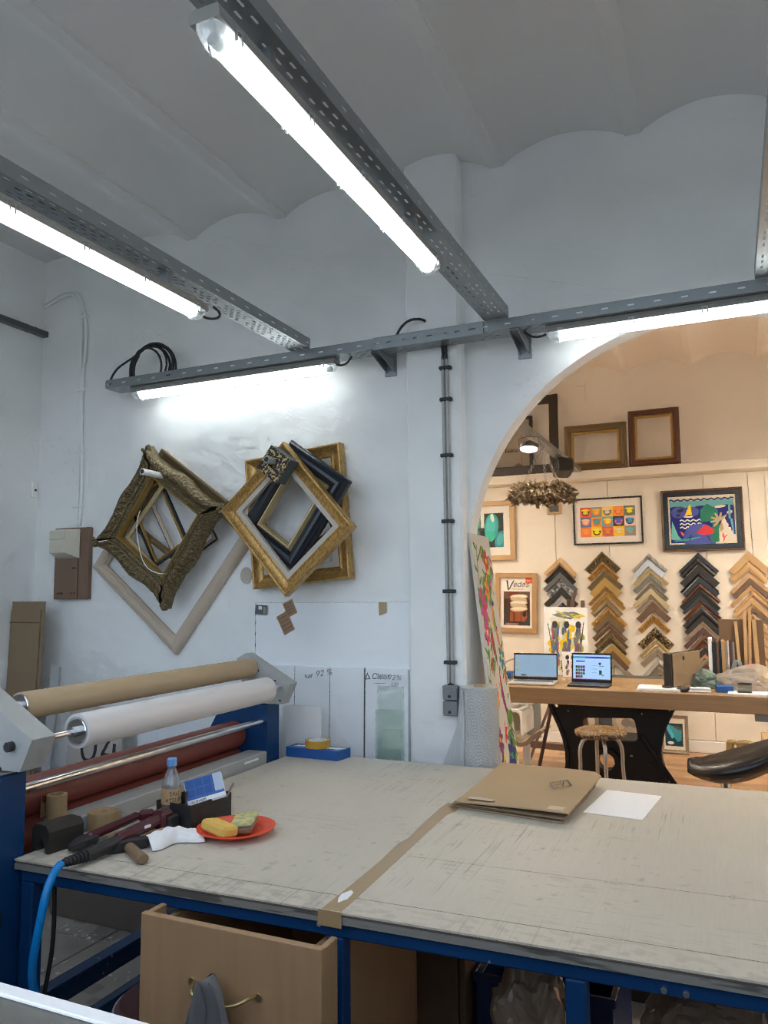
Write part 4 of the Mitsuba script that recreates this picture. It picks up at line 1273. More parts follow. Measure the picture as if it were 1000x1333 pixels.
hung('wooden_frame', 'dark gold frame showing as a thin edge behind the ornate frame', .52, .59, .055, .02, P_SCOOP, 'm_bronze', (-2.655, 3.183, 1.965), -35.5)
k = hung('wooden_frame', 'narrow pale gold frame seen inside the ornate frame, its corner lowest', .345, .43, .020, .018, P_STEP, 'm_goldpale', (-2.655, 3.180, 1.945), -41)
k = hung('wooden_frame', 'narrow black and gold frame hanging steeply inside the ornate frame', .235, .40, .020, .019, P_REV, 'm_goldplain', (-2.735, 3.203, 1.975), -61 + 90)
liner(k, .247, .412, .010, .016, 'm_navy', (-2.735, 3.2025, 1.975), -61 + 90, name='black_edge', label='black outer edge')
hung('wooden_frame', 'brown and gold frame standing behind the narrow frames inside the ornate frame', .36, .42, .030, .024, P_SCOOP, 'm_bronze', (-2.66, 3.230, 2.03), -33)
k = hung('wooden_frame', 'slim white and black frame crossing the upper right of the ornate frame opening', .27, .46, .017, .019, P_STEP, 'm_limewood', (-2.625, 3.252, 2.005), 30)
liner(k, .282, .472, .009, .014, 'm_navy', (-2.625, 3.252, 2.005), 30, name='black_edge')
wire('white cord hanging in a loop inside the ornate frame', [(-2.80, 3.135, 2.03), (-2.815, 3.13, 1.96), (-2.79, 3.125, 1.83), (-2.735, 3.12, 1.735), (-2.66, 3.125, 1.70), (-2.60, 3.13, 1.70)], .0025, 'm_white', 40, 'cord', 'cord')
k = thing('wall_peg', 'white tube peg on which the ornate frame hangs', 'peg')
part(k, 'tube', ring_cyl((-2.660, 2.985, 2.207), (-2.640, 3.30, 2.196), .0165, .012, 24), 'm_white', 40)
part(k, 'end_plug', cyl((-2.6605, 2.9835, 2.207), (-2.660, 2.99, 2.207), .0125, 20), 'm_rubber')

# right group
k = hung('gold_frame', 'large gold frame with grey liner hanging almost straight at the back of the right group', .545, .655, .066, .055, P_SCOOP, 'm_gold', (-1.921, 3.285, 1.964), 5.0)
liner(k, .42, .53, .032, .030, 'm_linen', (-1.921, 3.280, 1.964), 5.0, label='grey linen liner')
k = hung('wooden_frame', 'brown gold frame deep behind the dark blue frame', .36, .42, .03, .03, P_SCOOP, 'm_bronze', (-1.93, 3.228, 1.98), 30)
k = hung('gold_frame', 'black and gold moulded frame inside the dark blue frame', .33, .44, .04, .03, P_STEP, 'm_bronze', (-1.89, 3.196, 2.03), -36)
k = hung('wooden_frame', 'dark blue frame with gold inner slope tilted in the middle of the right group', .385, .515, .083, .055, P_ROUND, 'm_navy', (-1.878, 3.164, 2.005), -35.0)
liner(k, .275, .405, .045, .045, 'm_goldpale', (-1.878, 3.162, 2.005), -35.0, P_REV, 'gold_slope', 'gold inner slope')
k = hung('gold_frame', 'bright gold frame with pale liner tilted at the front of the right group', .47, .555, .062, .045, P_SCOOP, 'm_gold', (-1.882, 3.106, 1.942), 41.5)
liner(k, .362, .447, .026, .022, 'm_linen', (-1.882, 3.105, 1.942), 41.5, label='pale liner')
k = hung('ornate_frame', 'small deep black frame with gold scrollwork hanging frontmost on the right peg', .128, .128, .045, .012, P_FLAT, 'm_blackgold', (-1.886, 2.990, 2.186), -38, smooth=False)
part(k, 'case', hang(frame_mesh(.126, .126, .016, .069, P_FLAT), (-1.886, 3.0605, 2.186), -38), 'm_teal_dark', label='dark green side case')
k = thing('wall_peg', 'grey tube peg carrying the right group of frames', 'peg')
part(k, 'tube', ring_cyl((-1.896, 2.935, 2.200), (-1.882, 3.30, 2.188), .0165, .012, 24), 'm_grey', 40)
part(k, 'end_plug', cyl((-1.896, 2.934, 2.200), (-1.8957, 2.942, 2.2), .0125, 20), 'm_rubber')
for lab, loc, ang, w, h in (('brown paper tag just below the gold frame corner', (-1.852, 3.075, 1.525), 25, .055, .07), ('larger written brown paper tag hanging below the other tag', (-1.872, 3.07, 1.458), 28, .062, .095)):
    k = thing('paper_tag', lab, 'tag')
    part(k, 'card', hang(box(-w / 2, w / 2, -.001, 0, -h / 2, h / 2), loc, ang), mat('m_tag', (.22, .13, .07), .8) if 'm_tag' not in scene else 'm_tag')
    for i in range(4):
        part(k, 'writing', hang(cat([box(-w * .36 + j * w * .19, -w * .36 + j * w * .19 + w * .12, -.0016, -.001, h * (.30 - .2 * i), h * (.30 - .2 * i) + .004) for j in range(4)]), loc, ang), 'm_ink')
k = thing('paper_tag', 'small cream oval tag between the two groups of frames', 'tag')
put(k, hang(prism_y([(.034 * math.cos(a), .042 * math.sin(a)) for a in np.linspace(0, 2 * PI, 30)[:-1]], -.0015, 0), (-2.245, 3.295, 1.685), 0), 'm_linen')


# ---------------------------------------------------------------- bubble wrap and embroidered canvas in the arch
k = thing('bubble_wrap_roll', 'tall upright roll of bubble wrap behind the table', 'bubble wrap')
zz = np.linspace(.01, 1.19, 60)
prof = [(.022, .01)] + [(.080 + .0025 * math.sin(z * 31) + .004 * max(0, .9 - z), z) for z in zz] + [(.076, 1.197), (.024, 1.193), (.022, .01)]
def bubbles(x, y):
    r = np.floor(y)
    xx = x + .5 * (np.mod(r, 2))
    return np.maximum(0, 1 - ((xx - np.floor(xx) - .5) ** 2 + (y - r - .5) ** 2) * 5.2) ** .5
NZ, NA = 230, 250
zz, aa = np.meshgrid(np.linspace(.72, 1.19, NZ), np.linspace(0, 2 * PI, NA, endpoint=False), indexing='ij')
rr2 = .0785 + .0022 * np.sin(zz * 31 + aa) + .0026 * np.sin(aa * 3 + zz * 9) + .0030 * bubbles(aa * 40 / (2 * PI) + .5 * np.sin(zz * 60), zz * 80 + .9 * np.sin(aa * 4) + .5 * np.sin(aa * 11 + zz * 20))
rings2 = [np.stack([-.995 + rr2[i] * np.cos(aa[i]), 3.205 + rr2[i] * np.sin(aa[i]), zz[i]], 1) for i in range(NZ)]
part(k, 'winding', loft(rings2, False), 'm_bubble', True)
part(k, 'lower_winding', lathe([(.022, .01), (.079, .01), (.079, .722), (.06, .724)], 72).apply_translation([-.995, 3.205, 0]), 'm_bubble', 40)
part(k, 'top_layers', lathe([(.0235, 1.193), (.04, 1.195), (.055, 1.192), (.072, 1.1945), (.0785, 1.189)], 72).apply_translation([-.995, 3.205, 0]), 'm_bubble', 40)
part(k, 'core', lathe([(.019, .005), (.0235, .005), (.0235, 1.203), (.019, 1.203), (.019, .005)], 32).apply_translation([-.995, 3.205, 0]), 'm_kraft', 30, label='cardboard core')
def loose(a, b):
    z = 1.185 - b * 1.10
    fl = min(.40, max(0, (1.15 - z)) ** 1.45)
    ang = PI * (.95 + .36 * a)
    r = .0835 + .50 * fl * max(0, 1 - a * 1.25) + .003 * math.sin(z * 22 + a * 7) + .004 * math.sin(a * 40 + z * 6) * min(1, fl * 8)
    return (-.995 + r * math.cos(ang), min(3.214, 3.205 + min(r, .085) * math.sin(ang)), z)
part(k, 'loose_sheet', sheet(loose, 40, 90, .0015), 'm_bubble_sheet', True, label='loose outer sheet flaring out')

k = thing('embroidered_canvas', 'tall cream canvas with bright flower and bird embroidery leaning in the arch', 'canvas')
o, top_ = np.array([-.877, 3.295, FZ]), np.array([-1.046, 3.285, 1.856])
far_b, far_t = np.array([-.885, 3.65, FZ]), np.array([-1.040, 3.545, 1.850])
e_u = lambda a, b: (o * (1 - a) + far_b * a) * (1 - b) + (top_ * (1 - a) + far_t * a) * b
nrm_ = np.cross(far_b - o, top_ - o); nrm_ /= np.linalg.norm(nrm_)
if nrm_[0] < 0:
    nrm_ = -nrm_
front = np.array([e_u(0, 0), e_u(1, 0), e_u(1, 1), e_u(0, 1)])
part(k, 'stretched_cloth', hull(np.vstack([front, front - nrm_ * .014])), mat('m_canvas', (.56, .52, .45), .9))
emb = Print()
pal = [(196, 62, 130), (70, 120, 45), (86, 140, 52), (40, 52, 110), (200, 40, 50), (222, 140, 40), (60, 130, 140), (120, 50, 110), (120, 90, 30), (230, 190, 60)]
R2 = np.random.RandomState(11)
def stem(x0, z0, x1, z1, n, col):
    pts = [(x0 + (x1 - x0) * t_ + .03 * math.sin(t_ * 5 + x0 * 20), z0 + (z1 - z0) * t_) for t_ in np.linspace(0, 1, 9)]
    emb.line(pts, .007, col)
    for i in range(n):
        t_ = (i + .5) / n
        x, z = x0 + (x1 - x0) * t_ + .03 * math.sin(t_ * 5 + x0 * 20), z0 + (z1 - z0) * t_
        s = 1 if i % 2 else -1
        emb.ell(x + s * .028, z + .02, .030, .0095, col if R2.rand() < .75 else pal[R2.randint(len(pal))], 35 * s if s > 0 else 145, 12)
for x0, z0, x1, z1, c in ((.05, .02, .10, .55, pal[1]), (.2, .05, .15, .62, pal[2]), (.29, .1, .24, .7, pal[1]), (.08, .55, .05, 1.1, pal[2]), (.2, .62, .22, 1.2, pal[1]), (.13, 1.1, .2, 1.55, pal[2]), (.04, 1.1, .09, 1.57, pal[1]), (.27, .75, .25, 1.3, pal[2])):
    stem(x0, z0, x1, z1, 9, c)
for i in range(74):
    x_, z_ = R2.uniform(.02, .30), R2.uniform(.03, 1.55)
    for j in range(5):
        emb.ell(x_ + .014 * (j - 2), z_ + .012 * abs(j - 2), .034, .008, [pal[1], pal[2], pal[R2.randint(len(pal))]][R2.randint(3)], 90 + 24 * (j - 2), 10)
def flower(x, z, r, col, col2):
    for i in range(6):
        a = i * 60 + 15
        emb.ell(x + r * .55 * math.cos(math.radians(a)), z + r * .75 * math.sin(math.radians(a)), r * .5, r * .3, col, a, 12)
    emb.ell(x, z, r * .3, r * .3, col2, 0, 10)
for x, z, r, c, c2 in ((.075, 1.28, .062, pal[0], pal[4]), (.07, 1.17, .05, pal[0], pal[9]), (.215, 1.50, .045, pal[4], pal[9]), (.23, .60, .07, pal[3], pal[6]), (.21, .52, .06, pal[3], pal[5]), (.10, .88, .05, pal[5], pal[9]), (.16, .72, .04, pal[4], pal[0]), (.25, .35, .06, pal[8], pal[5]), (.27, .22, .05, pal[9], pal[4]), (.07, .40, .05, pal[0], pal[9]), (.12, .22, .055, pal[4], pal[5]), (.16, 1.36, .045, pal[5], pal[4]), (.27, 1.05, .05, pal[6], pal[9]), (.06, .70, .045, pal[7], pal[5])):
    flower(x, z, r, c, c2)
for x, z, c in ((.16, 1.15, pal[8]), (.235, 1.25, pal[5]), (.09, .62, pal[7]), (.14, .45, pal[6]), (.06, .36, pal[4]), (.2, .95, pal[7]), (.28, .08, pal[6])):
    for i in range(5):
        emb.ell(x + .012 * (i - 2), z - .03 * i, .055, .013, [c, pal[R2.randint(len(pal))]][i % 2], 70 + 9 * i, 12)
    emb.ell(x, z + .05, .018, .014, pal[R2.randint(len(pal))], 0, 10)
m_, c_ = emb.mesh()
v = np.array(m_.vertices)
W_, H_ = .34, 1.62
m_.vertices = np.array([e_u(min(1, max(0, q[0] / W_)), min(1, max(0, q[2] / H_))) + nrm_ * (.0006 - q[1] * 1.0) for q in v])
part(k, 'embroidery', m_, 'm_print', color=c_, label='coloured embroidery')


# ---------------------------------------------------------------- back room: the long table
k = thing('long_table', 'long wooden table top on a black cast iron machine leg in the back room', 'table')
for i, (y0, y1) in enumerate(((4.80, 5.035), (5.0362, 5.27), (5.2712, 5.50))):
    part(k, 'board', box(-1.47, .95, y0, y1, .903, 1.0, .004), 'm_wood')
part(k, 'bracket', box(.09, .17, 4.82, 4.9, .862, .9028, .003), 'm_pewter')
side_l = [(-1.124, .903), (-1.10, .84), (-1.055, .74), (-1.025, .66), (-1.008, .58), (-1.008, .50), (-1.025, .43), (-1.06, .35), (-1.10, FZ)]
side_r = [(-.325, FZ), (-.365, .36), (-.40, .46), (-.425, .56), (-.43, .62), (-.42, .68), (-.395, .76), (-.36, .83), (-.322, .903)]
win = sg.Polygon([(-.895, .65), (-.895, .79), (-.58, .805), (-.56, .665)]).buffer(-.03).buffer(.03, quad_segs=5)
hole = sg.Point(-.755, .535).buffer(.052, quad_segs=10)
sm = [sg.Point(x, z).buffer(r, quad_segs=4) for x, z, r in ((-1.062, .858, .014), (-.985, .825, .008), (-.607, .574, .008), (-.537, .832, .006), (-.375, .86, .005))]
cast = sg.Polygon(side_l + side_r)
c2 = cast
for h_ in [win, hole] + sm:
    c2 = c2.difference(h_)
part(k, 'cast_leg', prism_y(list(c2.exterior.coords), 5.06, 5.10, [list(r.coords) for r in c2.interiors]), 'm_cast', label='black cast iron leg with a window')
rim = sg.Polygon(side_l + side_r); rim = rim.difference(rim.buffer(-.022))
part(k, 'cast_rim', prism_y(list(rim.exterior.coords), 5.04, 5.12, [list(rim.interiors[0].coords)]), 'm_cast')
part(k, 'cast_ring', ring_cyl((-.755, 5.025, .535), (-.755, 5.13, .535), .083, .052, 40), 'm_cast', 30)
part(k, 'cast_web', hull([(-.56, 5.055, .70), (-.55, 5.045, .70), (-.36, 5.055, .40), (-.35, 5.045, .40), (-.53, 5.045, .71), (-.33, 5.045, .41), (-.53, 5.058, .71), (-.33, 5.058, .41)]), 'm_cast')
part(k, 'top_flange', box(-1.13, -.318, 5.0, 5.16, .893, .9025, .003), 'm_cast')

# stools
def chromed(k, pts, r=.011):
    part(k, 'leg', tube(pts, r, 12, 30), 'm_steel', True)
k = thing('round_stool', 'stool with round leopard print seat and grey tube legs in front of the long table', 'stool')
sc = (-.716, 4.60)
part(k, 'seat', lathe([(0, .765), (.11, .765), (.137, .772), (.145, .785), (.14, .800), (.11, .812), (.05, .818), (0, .819)], 56).apply_translation([sc[0], sc[1], 0]), 'm_leopard', 50, label='leopard print seat')
for a in (20, 110, 200, 290):
    c, s = math.cos(math.radians(a)), math.sin(math.radians(a))
    chromed(k, [(sc[0] + .05 * c, sc[1] + .05 * s, .757), (sc[0] + .088 * c, sc[1] + .088 * s, .752), (sc[0] + .112 * c, sc[1] + .112 * s, .715), (sc[0] + .118 * c, sc[1] + .118 * s, .63), (sc[0] + .135 * c, sc[1] + .135 * s, .45), (sc[0] + .155 * c, sc[1] + .155 * s, FZ)])
k = thing('bar_stool', 'black moulded bar stool with chrome post at the right edge of the photo', 'stool')
rings = []
for u in np.linspace(0, 1, 25):
    x = -.235 + .47 * u
    top_z = .757 + .012 * math.sin(u * PI) + .165 * u ** 1.35
    bot_z = top_z - .022 - .105 * math.sin(PI * min(1, .10 + u * .62)) ** .8 - .035 * math.sin(PI * u)
    half = .20 * math.sqrt(max(.02, math.sin(PI * (.04 + .9 * u)))) 
    rings.append([(x, 4.2 + half * math.cos(t_), (top_z + bot_z) / 2 + (top_z - bot_z) / 2 * math.sin(t_) * (1 if math.sin(t_) > 0 else 1) - (.02 * math.sin(t_) if math.sin(t_) > .3 and .1 < u < .9 else 0) * (1 - abs(math.cos(t_)))) for t_ in np.linspace(0, 2 * PI, 33)[:-1]])
part(k, 'seat', loft(rings), 'm_leather', True, label='black upholstered shell seat')
part(k, 'post', cyl((-.065, 4.2, .72), (-.065, 4.2, FZ + .03), .024, 24), 'm_chrome', True, label='chrome post')
part(k, 'post_sleeve', cyl((-.065, 4.2, .45), (-.065, 4.2, FZ + .02), .03, 24), 'm_chrome', True)
part(k, 'base', lathe([(0, 0), (.2, 0), (.2, .008), (.04, .03), (0, .03)], 40).apply_translation([-.065, 4.2, FZ]), 'm_chrome', 30)

# ---------------------------------------------------------------- back room: laptops and clutter on the long table
SCREEN = .34
def laptop(label, x0, x1, y0, depth, hgt, lean, body, screen_cols, draw, yaw=0):
    k = thing('laptop', label, 'laptop')
    W = x1 - x0
    cx = (x0 + x1) / 2
    base = part(k, 'base', mv(box(-W / 2, W / 2, 0, depth, 0, .014, .004), (cx, y0, 1.0006), rz=yaw), body)
    part(base, 'keyboard', mv(box(-W * .44, W * .44, depth * .42, depth * .9, .0141, .0146), (cx, y0, 1.0006), rz=yaw), 'm_greydark' if body != 'm_black' else 'm_rubber')
    off = np.array([cx, y0, 1.0006]) + np.array([-math.sin(math.radians(yaw)) * depth, math.cos(math.radians(yaw)) * depth, .012])
    lidm = box(-W / 2, W / 2, 0, .006, 0, hgt, .003)
    sc_ = part(k, 'screen_lid', hang(lidm, off, 0, lean, yaw), 'm_black' if body == 'm_black' else 'm_silverlap')
    dw, dh = W - .018, hgt - .03
    kk = part(sc_, 'display', hang(box(-dw / 2, dw / 2, -.0006, -.0004, .018, .018 + dh), off, 0, lean, yaw), 'm_black', label='lit display')
    scene[kk]['emitter'] = {'type': 'area', 'radiance': rgb(np.array(srgb(*screen_cols)) * SCREEN)}
    pr = Print()
    draw(pr, dw, dh)
    m_, c_ = pr.mesh()
    m_.apply_translation([0, -.0009, .018])
    part(sc_, 'icons', hang(m_, off, 0, lean, yaw), 'm_print', color=c_)
    bz = Print(); bz.rect(-W / 2 + .002, W / 2 - .002, .003, hgt - .002, (18, 18, 20))
    m2, c2_ = bz.mesh(); m2.apply_translation([0, -.0003, 0])
    part(sc_, 'bezel', hang(m2, off, 0, lean, yaw), 'm_print', color=c2_)
    return k


def draw1(p, W, H):
    for z, c in ((.62, (190, 170, 80)), (.28, (120, 170, 80)), (.42, (150, 190, 190))):
        p.rect(-W * .46, -W * .41, H * z, H * (z + .1), c, False)
    for i in range(4):
        for j in range(6):
            p.rect(W * (.05 + .07 * i), W * (.065 + .07 * i), H * (.25 + .11 * j), H * (.27 + .11 * j), (95, 120, 150), False)
    p.rect(-W * .34, -W * .22, H * .06, H * .12, (60, 70, 80), False)
    p.rect(-W / 2, W / 2, 0, H * .035, (110, 90, 80))


def draw2(p, W, H):
    p.rect(-W / 2, W / 2, H * .85, H * .93, (60, 160, 215))
    p.rect(-W * .14, W * .42, H * .86, H * .925, (75, 70, 220))
    p.rect(-W * .42, -W * .18, H * .70, H * .76, (95, 90, 215))
    Rn = np.random.RandomState(3)
    for i in range(4):
        for j in range(4):
            if j == 0 and i == 3:
                continue
            c = tuple(Rn.randint(30, 130, 3))
            p.rect(W * (-.43 + .065 * i), W * (-.375 + .065 * i), H * (.06 + .13 * j), H * (.165 + .13 * j), c, False)
    p.k += 1
    for z in (.55, .42, .27):
        p.rect(0, W * .15, H * z, H * (z + .012), (120, 150, 190), False)
    p.k += 1
    p.rect(W * .19, W * .25, H * .60, H * .69, (25, 30, 40)); p.rect(W * .19, W * .33, H * .54, H * .56, (60, 110, 110))
    p.rect(W * .2, W * .27, H * .2, H * .38, (40, 70, 60)); p.rect(W * .27, W * .33, H * .15, H * .21, (90, 180, 130))
    p.rect(-W / 2, W / 2, 0, H * .025, (150, 90, 140))


laptop('silver laptop with a pale blue desktop on the left end of the long table', -1.325, -1.035, 4.88, .20, .175, 12, 'm_silverlap', (128, 158, 182), draw1, yaw=4)
laptop('black laptop showing a bright web page, in the middle of the long table', -.955, -.705, 4.90, .16, .185, 10, 'm_black', (160, 198, 240), draw2)

def desk_item(name, label, catg, mesh, m, smooth=False, group=None):
    k = thing(name, label, catg, group)
    put(k, mesh, m, smooth)
    return k


desk_item('carton', 'small dark blue box at the left end of the long table', 'box', box(-1.47, -1.39, 5.19, 5.28, 1.0006, 1.045, .003), 'm_bluebox')
wire('grey lamp hose arching behind the silver laptop', [(-1.46, 5.30, 1.0), (-1.45, 5.30, 1.10), (-1.40, 5.31, 1.125), (-1.34, 5.31, 1.128), (-1.28, 5.3, 1.12)], .006, 'm_grey', 30, 'lamp_hose', 'hose')
k = thing('paper_stack', 'stack of white papers on the long table in front of the small brown frame', 'papers')
for i in range(5):
    part(k, 'sheet', mv(box(-.12, .12, -.10, .10, 0, .003), (-.415, 4.94, 1.0006 + .0032 * i), rz=[2, -1, 3, 0, 1][i]), 'm_paper')
k = thing('wooden_frame', 'small deep frame standing on edge on the long table, its brown back in view', 'picture frame')
A_ = np.array([-.372, 4.915]); B__ = np.array([-.232, 5.23])
dd = (B__ - A_) / np.linalg.norm(B__ - A_)
yaw_ = math.degrees(math.atan2(dd[1], dd[0]))
part(k, 'backing', mv(box(.02, .36, -.036, -.031, .004, .198, .001), (A_[0], A_[1], 1.0177), rz=yaw_), 'm_cardboard_dark', label='brown backing board')
part(k, 'moulding', mv(cat([box(0, .03, -.03, .016, 0, .2, .003), box(.345, .365, -.03, .016, 0, .2, .003), box(.03, .345, -.03, 0, .18, .2, .003), box(.03, .345, -.03, 0, 0, .02, .003)]), (A_[0], A_[1], 1.0177), rz=yaw_), 'm_black')
part(k, 'foot', cyl((-.37, 4.915, 1.017), (-.37, 4.915, 1.03), .028, 20), 'm_black')
part(k, 'hanger', mv(box(.14, .155, -.040, -.036, .155, .175), (A_[0], A_[1], 1.0177), rz=yaw_), 'm_ink')
k = desk_item('tape_gun', 'dark tape measure lying beside the stack of papers', 'tape measure', mv(cat([box(-.03, .03, -.022, .022, 0, .03, .01), box(.02, .06, -.012, .012, .004, .03, .008)]), (-.283, 4.875, 1.0006), rz=30), 'm_rubber', 30)
desk_item('stapler', 'white and grey stapler lying on the long table', 'stapler', mv(cat([box(-.06, .06, -.017, .017, .0, .014, .005), box(-.055, .06, -.015, .015, .013, .03, .006)]), (-.19, 4.88, 1.0006), rz=4), 'm_whiteboard', 30)
desk_item('cloth', 'crumpled grey green cloth on the long table', 'cloth', mv(blob(.08, .07, .07, .38, 2.6, 21, 4, -.03), (-.165, 5.15, 1.031)), 'm_greencloth', 25)
k = thing('carton', 'small bright blue box in front of the plastic bag', 'box')
put(k, mv(box(-.045, .045, -.04, .04, 0, .036, .002), (-.06, 4.96, 1.0006), rz=8), 'm_bluebox')
desk_item('plastic_bag', 'crumpled clear plastic bag lying on the right of the long table', 'plastic bag', mv(blob(.17, .12, .085, .42, 2.0, 33, 4, -.05), (.09, 5.12, 1.051), rz=-10), 'm_bag', 30)
k = thing('paper_stack', 'white papers under the small glass box at the right of the long table', 'papers')
for i in range(3):
    part(k, 'sheet', mv(box(-.13, .13, -.07, .07, 0, .003), (.09, 4.895, 1.0006 + .0032 * i), rz=[-2, 1, -1][i]), 'm_paper')
k = thing('glass_box', 'small dark rimmed glass box on the white papers', 'glass box')
part(k, 'base', box(.01, .085, 4.865, 4.93, 1.0105, 1.018, .002), 'm_black')
part(k, 'walls', cat([box(.012, .083, 4.867, 4.869, 1.018, 1.054), box(.012, .083, 4.926, 4.928, 1.018, 1.054), box(.012, .014, 4.869, 4.926, 1.018, 1.054), box(.081, .083, 4.869, 4.926, 1.018, 1.054)]), 'm_pane')
part(k, 'rim', cat([box(.01, .085, 4.865, 4.871, 1.054, 1.06, .001), box(.01, .085, 4.924, 4.93, 1.054, 1.06, .001), box(.01, .016, 4.871, 4.924, 1.054, 1.06, .001), box(.079, .085, 4.871, 4.924, 1.054, 1.06, .001)]), 'm_black')
# upright frames and strips
cols = ['m_white', 'm_black', 'm_brown', 'm_navy', 'm_tan', 'm_taupe', 'm_whiteboard', 'm_darkred', 'm_greydark', 'm_taupe']
names_ = ['cream', 'black', 'dark brown', 'navy', 'tan', 'grey brown', 'white', 'dark red', 'dark grey', 'taupe']
x = -.145
for i, c in enumerate(cols):
    w_ = [.022, .024, .016, .014, .022, .014, .008, .012, .008, .012][i]
    h_ = [.285, .262, .266, .27, .272, .262, .268, .27, .262, .258][i]
    desk_item('upright_book', f'{names_[i]} upright in the row of books and frames on the long table', 'book', hang(box(0, w_ - .0012, 0, .18, 0, h_, .0015), (x, 5.30, 1.0006), 0, 0), c, False, 'uprights standing on the long table')
    x += w_
k = thing('wooden_crate', 'upright brown wooden board behind the row of uprights on the long table', 'board')
part(k, 'panel', hang(box(-.13, .13, 0, .014, 0, .40, .002), (.05, 5.455, 1.0006), 0, -2), mat('m_cratewood', (.16, .095, .05), .6))
for i, (xa, xb, z1, w_) in enumerate(((.035, .02, .385, .018), (.065, .075, .46, .018), (.085, .105, .47, .016), (.135, .125, .40, .024), (.10, .075, .36, .014))):
    p0, p1 = np.array([xa, 5.30 + .012 * i, 1.002]), np.array([xb, 5.42, 1.0 + z1])
    kk = thing('wooden_strip', ['leftmost pale strip against the upright brown board', 'tall pale strip, left one of the two tallest', 'tall pale strip, right one of the two tallest', 'wide strip at the right of the upright brown board', 'short slanting strip between the tall strips'][i], 'wood strip', 'wood strips on the long table')
    rbar(p0, p1, w_, .008, 'm_oak', kk, 'stick', .001)
    part(kk, 'cut_end', mv(box(-.008, .008, -.004, .004, 0, .001), tuple(p1 + np.array([0, 0, .0012]))), 'm_pine')
kk = thing('price_strip', 'white paper strip sticking up behind the uprights', 'paper strip')
put(kk, hang(box(-.014, .014, -.001, 0, 0, .34), (-.065, 5.485, 1.0006), -5), 'm_white')
kk = thing('wire_bundle', 'bundle of silver wire standing by the wood strips', 'wire')
for i in range(4):
    part(kk, 'loop', tube([(.005 + .02 * math.sin(i), 5.28, 1.02), (-.015 + .006 * i, 5.285, 1.10), (.01 + .006 * i, 5.285, 1.155), (.035 + .004 * i, 5.28, 1.10), (.055 + .004 * i, 5.275, 1.02)], .005, 8, 30), 'm_galv', True)
kk = thing('hand_tool', 'orange and black hand tool standing in front of the wood strips', 'tool')
part(kk, 'grip', hull(np.vstack([box(.075, .115, 5.25, 5.28, 1.06, 1.12, .008).vertices, box(.085, .125, 5.25, 5.28, 1.02, 1.06, .008).vertices])), 'm_rubber', 30)
part(kk, 'button', box(.08, .108, 5.25, 5.28, 1.12, 1.14, .006), 'm_orange')
kk = thing('hand_tool', 'yellow hand tool beside the orange and black one', 'tool')
part(kk, 'handle', cat([cyl((.14, 5.265, 1.03), (.135, 5.27, 1.11), .011, 14), cyl((.165, 5.265, 1.03), (.17, 5.27, 1.12), .011, 14)]), 'm_yellow', True)

# easel and paintings behind the table
k = thing('easel', 'dark wooden easel behind the long table', 'easel')
for p0, p1 in (((-1.33, 5.62, FZ), (-1.035, 5.74, 1.60)), ((-.98, 5.62, FZ), (-.985, 5.74, 1.52)), ((-1.16, 5.98, FZ), (-1.09, 5.76, 1.525))):
    rbar(p0, p1, .028, .022, mat('m_easel', (.10, .06, .045), .5) if 'm_easel' not in scene else 'm_easel', k, 'leg', .002)
part(k, 'shelf', box(-1.32, -.93, 5.585, 5.66, .97, .99, .002), 'm_easel')
def painted(label, x0, x1, z0, z1, y, draw, tilt, ang):
    k = thing('canvas_painting', label, 'painting')
    w_, h_ = x1 - x0, z1 - z0
    loc = ((x0 + x1) / 2, y, z0)
    part(k, 'canvas', hang(box(-w_ / 2, w_ / 2, 0, .016, 0, h_, .002), loc, ang, tilt), 'm_white')
    p = Print(); draw(p, w_, h_)
    m_, c_ = p.mesh(); m_.apply_translation([0, -.0008, 0])
    part(k, 'paint', hang(m_, loc, ang, tilt), 'm_print', color=c_)
def paint_big(p, W, H):
    Rn = np.random.RandomState(5)
    for i in range(60):
        x, z = Rn.uniform(-.33, .36) * W, Rn.uniform(.12, .86) * H
        p.ell(x, z, W * Rn.uniform(.03, .09), H * Rn.uniform(.03, .09), [(232, 205, 60), (220, 190, 40), (150, 160, 70), (205, 205, 190)][Rn.randint(4)], Rn.uniform(0, 180), 9)
    for i in range(24):
        p.ell(Rn.uniform(-.25, .35) * W, Rn.uniform(.84, .92) * H, W * .12, H * .012, [(95, 110, 80), (215, 195, 70), (110, 125, 130)][Rn.randint(3)], Rn.uniform(-25, 15), 9)
    for fx, c in ((-.24, (88, 96, 130)), (.03, (95, 110, 125)), (.30, (128, 80, 92))):
        for i in range(26):
            p.ell(fx * W + Rn.uniform(-.08, .08) * W, Rn.uniform(.2, .68) * H, W * Rn.uniform(.015, .04), H * Rn.uniform(.04, .10), [c, (90, 92, 105), (170, 90, 90), (80, 100, 140), (120, 118, 110)][Rn.randint(5)], Rn.uniform(-15, 15), 9)
        p.ell(fx * W, .74 * H, W * .065, H * .055, (62, 64, 70), 0, 14)
    for a, b in (((-.40, .75), (-.30, .40)), ((.42, .78), (.36, .45)), ((-.02, .22), (-.03, .03)), ((-.1, .22), (-.06, .03))):
        p.line([(a[0] * W, a[1] * H), (b[0] * W, b[1] * H)], .005, (60, 60, 64))
def paint_small(p, W, H):
    Rn = np.random.RandomState(9)
    for fx, c in ((-.34, (60, 60, 66)), (-.16, (110, 60, 70)), (.04, (70, 55, 55)), (.2, (130, 90, 96)), (.36, (66, 64, 66))):
        p.ell(fx * W, .78 * H, W * .06, H * .09, (60, 52, 54), 0, 14)
        for i in range(8):
            p.ell(fx * W + Rn.uniform(-.03, .03) * W, Rn.uniform(.15, .62) * H, W * .035, H * .09, [c, (170, 130, 140), (90, 90, 100)][Rn.randint(3)], Rn.uniform(-12, 12), 9)
